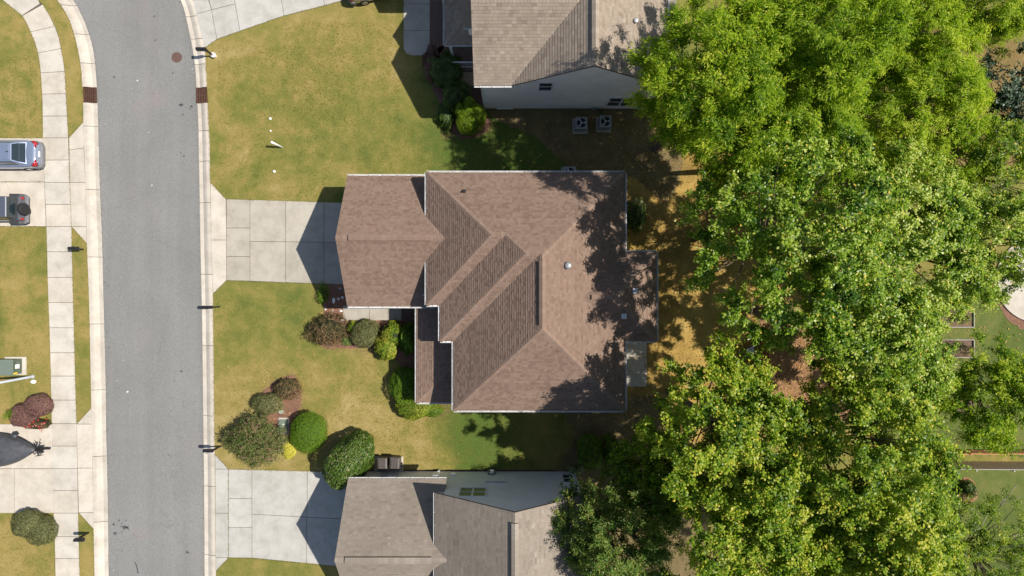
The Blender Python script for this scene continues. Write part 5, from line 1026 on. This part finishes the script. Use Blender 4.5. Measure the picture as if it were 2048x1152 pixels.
rock('pale green domed stone on the mulch beside the olive shrub', 563, 823, .20, .13, .16, 1, 'cover_stone')
rock('white stone at the top of the sunlit mulch by the front walk', 666, 621, .08, .06, .05, 2, 'stone_pale'); rock('larger white stone on the sunlit mulch near the walk\'s corner', 682, 622, .10, .07, .06, 3, 'white_plastic'); rock('white stone at the lower end of the walk\'s left edge', 684, 640, .09, .08, .06, 4, 'white_plastic'); rock('white stone by the bed edge nearest the lawn', 651, 618, .07, .10, .05, 9, 'stone_pale')
rock('white stone in the shade nearest the garage wall', 685, 595, .08, .08, .07, 5, 'white_plastic'); rock('long pale stone in the shaded mulch', 668, 601, .09, .20, .1, 6, 'white_plastic'); rock('brown stone in the shaded mulch beside the long pale one', 677, 598, .11, .09, .07, 7, 'stone_pale'); rock('grey stone at the top of the shaded mulch', 681, 577, .1, .06, .05, 8, 'stone_pale')
# drain grids on the slab end of the grey walk
# bins
def bin_(label, px, py, rz):
    t = thing('trash_bin', label, 'trash bin', (*g2(px, py), .03), rz, 'wheeled bins by the lower house')
    mb = MB(); mb.loft([[(-.26, -.30, .04), (.26, -.30, .04), (.26, .24, .04), (-.26, .24, .04)], [(-.29, -.40, .98), (.29, -.40, .98), (.29, .34, .98), (-.29, .34, .98)]]); mb.build('body', 'bin_brown', t, bevel=.03)
    mb = MB(); mb.loft([[(-.33, -.42, .985), (.33, -.42, .985), (.33, .40, .985), (-.33, .40, .985)], [(-.32, -.41, 1.03), (.32, -.41, 1.03), (.32, .39, 1.03), (-.32, .39, 1.03)], [(-.22, -.30, 1.085), (.22, -.30, 1.085), (.22, .28, 1.085), (-.22, .28, 1.085)]]); lid = mb.build('lid', 'bin_brown', t, bevel=.015)
    mb = MB()
    for x in (-.18, 0, .18): mb.box(x - .02, x + .02, -.26, .24, 1.087, 1.10)
    mb.build('lid_ribs', 'bin_brown', lid)
    mb = MB(); mb.tube([(-.3, -.47, .99), (.3, -.47, .99)], [.018, .018], 8); mb.build('handle', 'trim_dark', t)
    for s in (-1, 1):
        mb = MB(); mb.lathe([(.13, -.035), (.14, 0), (.13, .035)], (s * .31, -.32, .13), 14, 'x'); mb.build('wheel', 'rubber', t)
bin_('brown wheeled trash bin nearest the big dark shrub', 771.5, 918.5, .03); bin_('brown wheeled trash bin on the right, beside the pale pad', 795.5, 917.5, -.04)
# air conditioners
def ac(label, px, py, rz=0, mat='ac_grey'):
    t = thing('air_conditioner', label, 'air conditioner', (*g2(px, py), 0), rz, 'outdoor air conditioning units')
    mb = MB(); mb.box(-.5, .5, -.5, .5, -.02, .08); mb.build('pad', 'concrete_old', t, bevel=.01)
    mb = MB(); mb.box(-.38, .38, -.38, .38, .083, .80); mb.build('casing', mat, t, bevel=.05)
    mb = MB(); mb.box(-.39, .39, -.39, .39, .803, .85); mb.build('top', mat, t, bevel=.03)
    mb = MB(); mb.lathe([(.30, .853), (.30, .862), (.05, .863)], (0, 0, 0), 24); mb.build('fan_opening', 'void', t)
    for k in range(3):
        a = k * 2.09; mb = MB(); mb.poly([(.05 * math.cos(a), .05 * math.sin(a), .866), (.27 * math.cos(a - .3), .27 * math.sin(a - .3), .872), (.28 * math.cos(a + .35), .28 * math.sin(a + .35), .885)]); mb.build('fan_blade', 'galvanised', t)
    mb = MB(); mb.lathe([(.07, .866), (.07, .90), (.03, .91)], (0, 0, 0), 12); mb.build('fan_hub', 'galvanised', t)
    for r in (.12, .2, .28):
        pts = [(r * math.cos(a), r * math.sin(a), .915) for a in np.linspace(0, 2 * math.pi, 21)]; mb = MB(); mb.tube(pts, [.006] * 21, 4, False); mb.build('guard_ring', 'trim_dark', t)
ac('grey air conditioner on the left of the pair by the beige wall', 1160, 253); ac('grey air conditioner on the right of the pair by the beige wall', 1207, 250); ac('grey air conditioner half under the middle house\'s upper gutter', 1137, 350)
mb = MB(); mb.box(-.17, .17, -.06, .06, .1, .45); o = mb.build('electric_box', 'transformer_green', loc=(*g2(1188, 221), 0)); tag(o, 'small grey green electric box on the beige wall', 'electric box')
t = thing('hose_reel', 'round hose reel with white drum on the grey lower wall', 'hose reel', (*g2(984, 940), 0))
mb = MB(); mb.lathe([(.18, -.07), (.18, .07)], (0, .02, .45), 20, 'y'); mb.build('drum', 'white_plastic', t)
for s in (-1, 1):
    mb = MB(); mb.lathe([(.27, -.015), (.27, .015)], (0, .02 + s * .09, .45), 20, 'y'); mb.build('flange', 'hose_green' if s > 0 else 'hose_green', t)
mb = MB(); mb.lathe([(.15, -.01), (.15, .01)], (0, .135, .45), 20, 'y'); mb.build('face', 'white_plastic', t)
mb = MB(); mb.box(-.04, .04, -.12, -.09, 0, .5); mb.box(-.2, .2, -.12, .12, 0, .03); mb.build('stand', 'trim_dark', t)

# ------------------------------------------------------------------ vehicles
def wheels(t, xs, w, r, tw=.22):
    for x in xs:
        for s in (-1, 1):
            mb = MB(); mb.lathe([(r * .62, -tw / 2), (r * .95, -tw / 2), (r, -tw * .35), (r, tw * .35), (r * .95, tw / 2), (r * .62, tw / 2)], (x, s * w, r), 22, 'y'); wh = mb.build('wheel', 'rubber', t, smooth=False)
            mb = MB(); mb.lathe([(r * .6, -.03), (r * .6, .03), (r * .15, .045)], (x, s * (w + tw * .42), r), 16, 'y'); mb.build('rim', 'rim', wh)
def sedan(label, loc, rz, paint):
    t = thing('car', label, 'car', loc, rz)
    def ring(x, w, zb, zt, cr=.02): 
        return [(x, -w * .86, zb), (x, -w * .98, zb + .14), (x, -w, zb + (zt - zb) * .55), (x, -w * .97, zt - .10), (x, -w * .86, zt - .02), (x, -w * .45, zt + cr), (x, w * .45, zt + cr), (x, w * .86, zt - .02), (x, w * .97, zt - .10), (x, w, zb + (zt - zb) * .55), (x, w * .98, zb + .14), (x, w * .86, zb)]
    st = [(.0, .60, .34, .80), (-.06, .74, .26, .93), (-.20, .84, .22, 1.00), (-.6, .91, .2, 1.03), (-1.2, .93, .19, 1.02), (-2.3, .93, .19, 1.0), (-3.4, .93, .19, .97), (-4.1, .90, .2, .88), (-4.5, .82, .24, .78), (-4.66, .66, .32, .68)]
    mb = MB(); mb.loft([ring(*s) for s in st]); body = mb.build('body', paint, t, smooth=True, subsurf=2)
    mb = MB(); b = [(-3.5, -.80, .98), (-.52, -.76, 1.0), (-.52, .76, 1.0), (-3.5, .80, .98)]; m = [(-3.0, -.75, 1.20), (-.88, -.68, 1.22), (-.88, .68, 1.22), (-3.0, .75, 1.20)]; r_ = [(-2.55, -.60, 1.40), (-1.25, -.58, 1.41), (-1.25, .58, 1.41), (-2.55, .60, 1.40)]; r2 = [(-2.4, -.5, 1.445), (-1.40, -.48, 1.45), (-1.40, .48, 1.45), (-2.4, .5, 1.445)]
    mb.loft([b, m, r_, r2]); mb.build('cabin', paint, t, bevel=.05)
    def glass(q, nm, off):
        mb = MB(); q = [Vector(p) for p in q]; o = Vector(off); mb.poly([p + o for p in q]); mb.poly([p + o * .2 for p in reversed(q)]); mb.build(nm, 'car_glass', t)
    glass([(-.60, -.64, 1.055), (-.60, .64, 1.055), (-.885, .60, 1.215), (-.885, -.60, 1.215)], 'rear_window', (.014, 0, .014)); glass([(-.89, -.60, 1.218), (-.89, .60, 1.218), (-1.22, .50, 1.39), (-1.22, -.50, 1.39)], 'rear_window', (.014, 0, .014))
    glass([(-3.42, .70, 1.01), (-3.42, -.70, 1.01), (-3.02, -.64, 1.19), (-3.02, .64, 1.19)], 'windscreen', (-.012, 0, .016)); glass([(-3.0, .64, 1.2), (-3.0, -.64, 1.2), (-2.58, -.52, 1.385), (-2.58, .52, 1.385)], 'windscreen', (-.012, 0, .016))
    for s in (-1, 1):
        glass([(-2.9, s * .76, 1.03), (-1.0, s * .735, 1.04), (-1.28, s * .60, 1.37), (-2.5, s * .62, 1.37)], 'side_window', (0, s * .022, .004))
        mb = MB(); mb.loft([[(-.30, s * .875, .78), (-.30, s * .80, .985), (-.30, s * .74, .985), (-.30, s * .80, .78)], [(-.12, s * .825, .76), (-.14, s * .76, .985), (-.14, s * .62, .99), (-.10, s * .70, .76)], [(-.03, s * .74, .74), (-.055, s * .66, .945), (-.055, s * .34, .955), (-.015, s * .40, .74)]]); mb.build('tail_light', 'tail_red', t, smooth=True)
        mb = MB(); mb.box(-3.05, -2.85, s * .95 - .08, s * .95 + .08, .95, 1.08); mb.build('mirror', paint, t, bevel=.03)
        mb = MB(); mb.box(-4.62, -4.35, s * .66 - .14, s * .66 + .14, .60, .74); mb.build('headlight', 'white_plastic', t, bevel=.03)
    mb = MB(); mb.loft([[(-.35, y, z) for y, z in ((-.93, .3), (.93, .3), (.93, .6), (-.93, .6))], [(-.05, y, z) for y, z in ((-.84, .3), (.84, .3), (.84, .6), (-.84, .6))], [(.09, y, z) for y, z in ((-.58, .32), (.58, .32), (.58, .58), (-.58, .58))]]); mb.build('bumper', 'grey_bumper', t, smooth=False, bevel=.04)
    mb = MB(); mb.box(.0, .025, -.18, .18, .66, .78); mb.build('plate', 'white_plastic', t)
    mb = MB(); mb.box(-.11, -.05, -.3, .3, .945, .975); mb.build('trunk_lip', 'galvanised', t, bevel=.01)
    mb = MB(); mb.box(-1.50, -1.36, -.03, .03, 1.452, 1.50); mb.build('antenna', 'trim_dark', t)
    wheels(t, (-.95, -3.72), .82, .32)
    return t
sedan('silver blue sedan parked across the street, rear towards the road', (*g2(96, 313.5), 0), 0, 'silver_paint')
def jeep(label, loc, rz):
    t = thing('car', label, 'car', loc, rz)
    mb = MB(); mb.loft([[(x, -w, .5), (x, w, .5), (x, w, 1.02), (x, w * .96, 1.10), (x, -w * .96, 1.10), (x, -w, 1.02)] for x, w in ((0, .74), (-.1, .78), (-2.5, .78), (-2.6, .70), (-3.75, .58), (-3.85, .54))]); mb.build('body', 'slate_paint', t, bevel=.03)
    mb = MB(); mb.loft([[(-.10, -.73, 1.103), (-.10, .73, 1.103), (-2.45, .73, 1.103), (-2.45, -.73, 1.103)], [(-.22, -.65, 1.78), (-.22, .65, 1.78), (-2.25, .65, 1.80), (-2.25, -.65, 1.80)]]); mb.build('hardtop', 'trim_dark', t, bevel=.03)
    mb = MB(); mb.loft([[(-.20, -.68, 1.783), (-.20, .68, 1.783), (-2.28, .68, 1.803), (-2.28, -.68, 1.803)], [(-.25, -.63, 1.84), (-.25, .63, 1.84), (-2.2, .63, 1.86), (-2.2, -.63, 1.86)]]); mb.build('roof_panel', 'slate_paint', t, bevel=.02)
    mb = MB(); mb.poly([(-.118, -.56, 1.20), (-.118, .56, 1.20), (-.20, .52, 1.70), (-.20, -.52, 1.70)]); mb.build('rear_window', 'car_glass', t)
    for s in (-1, 1):
        mb = MB(); mb.poly([(-.35, s * .725, 1.2), (-2.2, s * .725, 1.2), (-2.05, s * .672, 1.7), (-.45, s * .672, 1.7)]); mb.build('side_window', 'car_glass', t)
        for x0, x1 in ((-1.05, -.02), (-3.7, -2.65)):
            mb = MB(); mb.loft([[(x, s * .74, z - .06), (x, s * .98, z - .09), (x, s * .98, z - .03), (x, s * .74, z)] for x, z in ((x1, .66), (x1 - .18, .90), (x0 + .22, .92), (x0, .66))]); mb.build('fender', 'trim_dark', t, bevel=.015)
        mb = MB(); mb.box(-.02, .05, s * .68 - .07, s * .68 + .07, .78, 1.0); mb.build('tail_light', 'tail_red', t, bevel=.01)
        mb = MB(); mb.box(-2.55, -2.4, s * .92 - .12, s * .92 + .12, 1.12, 1.3); mb.build('mirror', 'trim_dark', t, bevel=.03)
    mb = MB(); mb.loft([[(-.08, -.98, .50), (-.08, .98, .50), (-.08, .98, .66), (-.08, -.98, .66)], [(.18, -.86, .50), (.18, .86, .50), (.18, .86, .66), (.18, -.86, .66)]]); mb.build('bumper', 'grey_bumper', t, bevel=.04)
    mb = MB(); mb.lathe([(.24, .0), (.36, .0), (.40, .05), (.40, .20), (.36, .26), (.22, .26)], (.06, -.05, .98), 28, 'x'); sp = mb.build('spare_wheel', 'rubber', t)
    mb = MB(); mb.lathe([(.21, .24), (.21, .20), (.06, .22), (.05, .25)], (.06, -.05, .98), 18, 'x'); mb.build('rim', 'grey_bumper', sp)
    mb = MB(); mb.box(-.02, .07, -.2, .1, .8, 1.15); mb.build('wheel_carrier', 'trim_dark', t)
    wheels(t, (-.55, -3.15), .80, .40, .26)
jeep('slate grey boxy off-road car with a spare wheel on its back', (*g2(67, 421), 0), 0)
sedan('beige car on the slanting driveway at the top edge', (*g2(698, -9), 0), math.pi + math.radians(14), 'beige_paint')
# covered boat
t = thing('covered_boat', 'boat shaped vehicle under a dark grey tied tarpaulin on the lower left driveway', 'covered boat', (*g2(88, 894), 0))
rs2 = np.random.RandomState(3); mb = MB(); rings = []
for x, w, zt in ((.05, .06, .80), (-.25, .26, .92), (-.7, .56, 1.10), (-1.2, .83, 1.26), (-1.9, 1.03, 1.40), (-2.8, 1.14, 1.50), (-4.0, 1.16, 1.52), (-5.2, 1.10, 1.45), (-5.6, .95, 1.2)):
    ring = []
    for a in np.linspace(-.35, math.pi + .35, 21):
        wr = 1 + .022 * math.sin(9 * a + x * 7) + .012 * rs2.randn(); zz = .72 + (zt - .72) * max(math.sin(a), -1) * (1 if math.sin(a) > 0 else .9)
        if math.sin(a) < 0: zz = .72 + .55 * math.sin(a)
        ring.append((x, w * math.cos(a) * wr, zz + .010 * rs2.randn()))
    rings.append(ring)
mb.loft(rings); mb.build('tarpaulin', 'tarp', t, smooth=True, subsurf=1)
mb = MB(); mb.beam((-5, 0, .35), (.75, 0, .42), .09); mb.beam((-3.8, -.9, .35), (-3.8, .9, .35), .08); mb.beam((-3.5, .7, .36), (-.3, .03, .40), .07); mb.beam((-3.5, -.7, .36), (-.3, -.03, .40), .07); mb.build('trailer_frame', 'black_metal', t)
mb = MB(); mb.box(.02, .3, -.12, .12, .44, .62); mb.tube([(.28, .0, .0), (.28, .0, .85)], [.035, .03], 8); mb.tube([(.28, 0, .85), (.36, .22, .92), (.40, .34, .80)], [.02, .02, .05], 6); mb.build('winch_stand', 'black_metal', t)
mb = MB()
for k in range(34):
    p = Vector((rs2.uniform(-.05, .42), rs2.normal(0, .22), rs2.uniform(.45, .92))); q = p + Vector((rs2.uniform(-.22, .28), rs2.normal(0, .17), rs2.normal(0, .1))); mb.tube([p, (p + q) / 2 + Vector(rs2.normal(size=3) * .05), q], [.022, .03, .014], 5)
mb.build('tie_straps', 'rubber', t)
mb = MB(); mb.beam((.0, -.35, .03), (-.55, -.62, .03), .03); mb.build('strap_end', 'black_metal', t)
for s in (-1, 1):
    mb = MB(); mb.lathe([(.18, -.09), (.30, -.09), (.31, 0), (.30, .09), (.18, .09)], (-3.8, s * 1.02, .31), 18, 'y'); mb.build('wheel', 'rubber', t)
mb = MB(); mb.tube([(-1.0, .93, 1.0), (-1.15, 1.0, .92), (-1.35, 1.0, .98)], [.10, .14, .08], 8); mb.build('fender_bulge', 'tarp', t, smooth=True)

# ------------------------------------------------------------------ fences, beds and back garden
def picket_fence(label, a, b, h, mat, wid=.135, gap=.012, side=1, posts=True, capm=None, name='fence'):
    A = Vector((*g2(*a), 0)); B = Vector((*g2(*b), 0)); L = (B - A).length; t = thing(name, label, 'fence', A, math.atan2(B.y - A.y, B.x - A.x))
    n = int(L / (wid + gap)); mb = MB(); mb.box(0, wid, -.011, .011, .03, h); base = mb.build('board', mat, t)
    for k in range(1, n):
        o = base.copy(); C.objects.link(o); o.parent = t; o.location = (k * (wid + gap), 0, rnd.uniform(-.012, .012)); o.rotation_euler = (0, 0, rnd.uniform(-.015, .015))
    for z in (.3, h * .55, h - .25):
        mb = MB(); mb.box(0, L, -side * .014 - (.038 if side > 0 else 0), -side * .014 + (.038 if side < 0 else 0), z - .04, z + .04); mb.build('rail', mat, t)
    for k in range(int(L / 2.4) + 1):
        mb = MB(); x = min(L - .05, k * 2.4 + .3); y = -side * .10; mb.box(x - .05, x + .05, y - .045, y + .045, -.05, h + .03); mb.build('post', 'wood_grey', t)
    if capm:
        mb = MB(); mb.box(0, L, -.03, .015, h + .018, h + .04); mb.build('top_rail', capm, t)
    return t
picket_fence('brown vertical board privacy fence at the lower right', (1760, 921), (2300, 926), 1.65, 'wood_fence', side=1, capm='wood_grey')
picket_fence('reddish brown board fence under the maples in the middle right', (1519, 668), (1517, 840), 1.5, 'wood_red', side=-1, capm='wood_orange')
t = thing('rail_fence', 'low orange brown split rail fence above the lower right board fence', 'fence', (*g2(1700, 899), 0))
Lr = (2300 - 1700) / 30
for k in range(9):
    mb = MB(); mb.box(k * 2.4 - .06, k * 2.4 + .06, -.06, .06, -.05, 1.12); mb.build('post', 'wood_orange', t)
for k in range(8):
    for z in (.38, .70, 1.02):
        mb = MB(); mb.beam((k * 2.4 - .1, 0.02, z + rnd.uniform(-.03, .03)), (k * 2.4 + 2.5, -.02, z + rnd.uniform(-.03, .03)), .07, .10); mb.build('rail', 'wood_orange', t)
def raised_bed(label, x0, x1, y0, y1, h=.28):
    cx, cy_ = g2((x0 + x1) / 2, (y0 + y1) / 2); t = thing('raised_bed', label, 'garden bed', (cx, cy_, 0), 0, 'raised wooden garden beds'); w = (x1 - x0) / 60; d = (y1 - y0) / 60
    for s in (-1, 1):
        mb = MB(); mb.box(-w, w, s * d - .025, s * d + .025, -.02, h); mb.build('board', 'wood_grey', t); mb = MB(); mb.box(s * w - .025, s * w + .025, -d + .027, d - .027, -.02, h - .003); mb.build('board', 'wood_grey', t)
    mb = MB(); mb.box(-w + .027, w - .027, -d + .027, d - .027, -.02, h - .10); mb.build('soil', 'soil', t)
raised_bed('upper weathered raised garden bed with bare soil at right', 1850, 1942, 619, 654); raised_bed('lower weathered raised garden bed half in tree shade', 1842, 1942, 679, 714)
t = thing('fire_ring', 'dark round metal fire ring under the right edge tree', 'fire ring', (*g2(1925, 815), 0))
mb = MB(); pr = [(.62, -.02), (.62, .25), (.57, .25), (.57, -.02)]; mb.lathe(pr, (0, 0, 0), 28); o = mb.build('ring', 'rust', t); mb = MB(); mb.lathe([(.56, .252), (.30, .254)], (0, 0, 0), 20); mb.build('ash', 'soil', t)
t = thing('garden_chair', 'small pale metal garden chair in shade beside the reddish fence', 'chair', (*g2(1497, 701), 0), .4)
mb = MB(); mb.box(-.24, .24, -.22, .22, .40, .43); mb.build('seat', 'white_trim', t); mb = MB(); mb.loft([[(-.24, .20, .432), (.24, .20, .432), (.24, .23, .432), (-.24, .23, .432)], [(-.22, .34, .9), (.22, .34, .9), (.22, .37, .9), (-.22, .37, .9)]]); mb.build('backrest', 'white_trim', t)
for sx in (-1, 1):
    for sy in (-1, 1):
        mb = MB(); mb.box(sx * .22 - .015, sx * .22 + .015, sy * .2 - .015, sy * .2 + .015, 0, .40); mb.build('leg', 'galvanised', t)
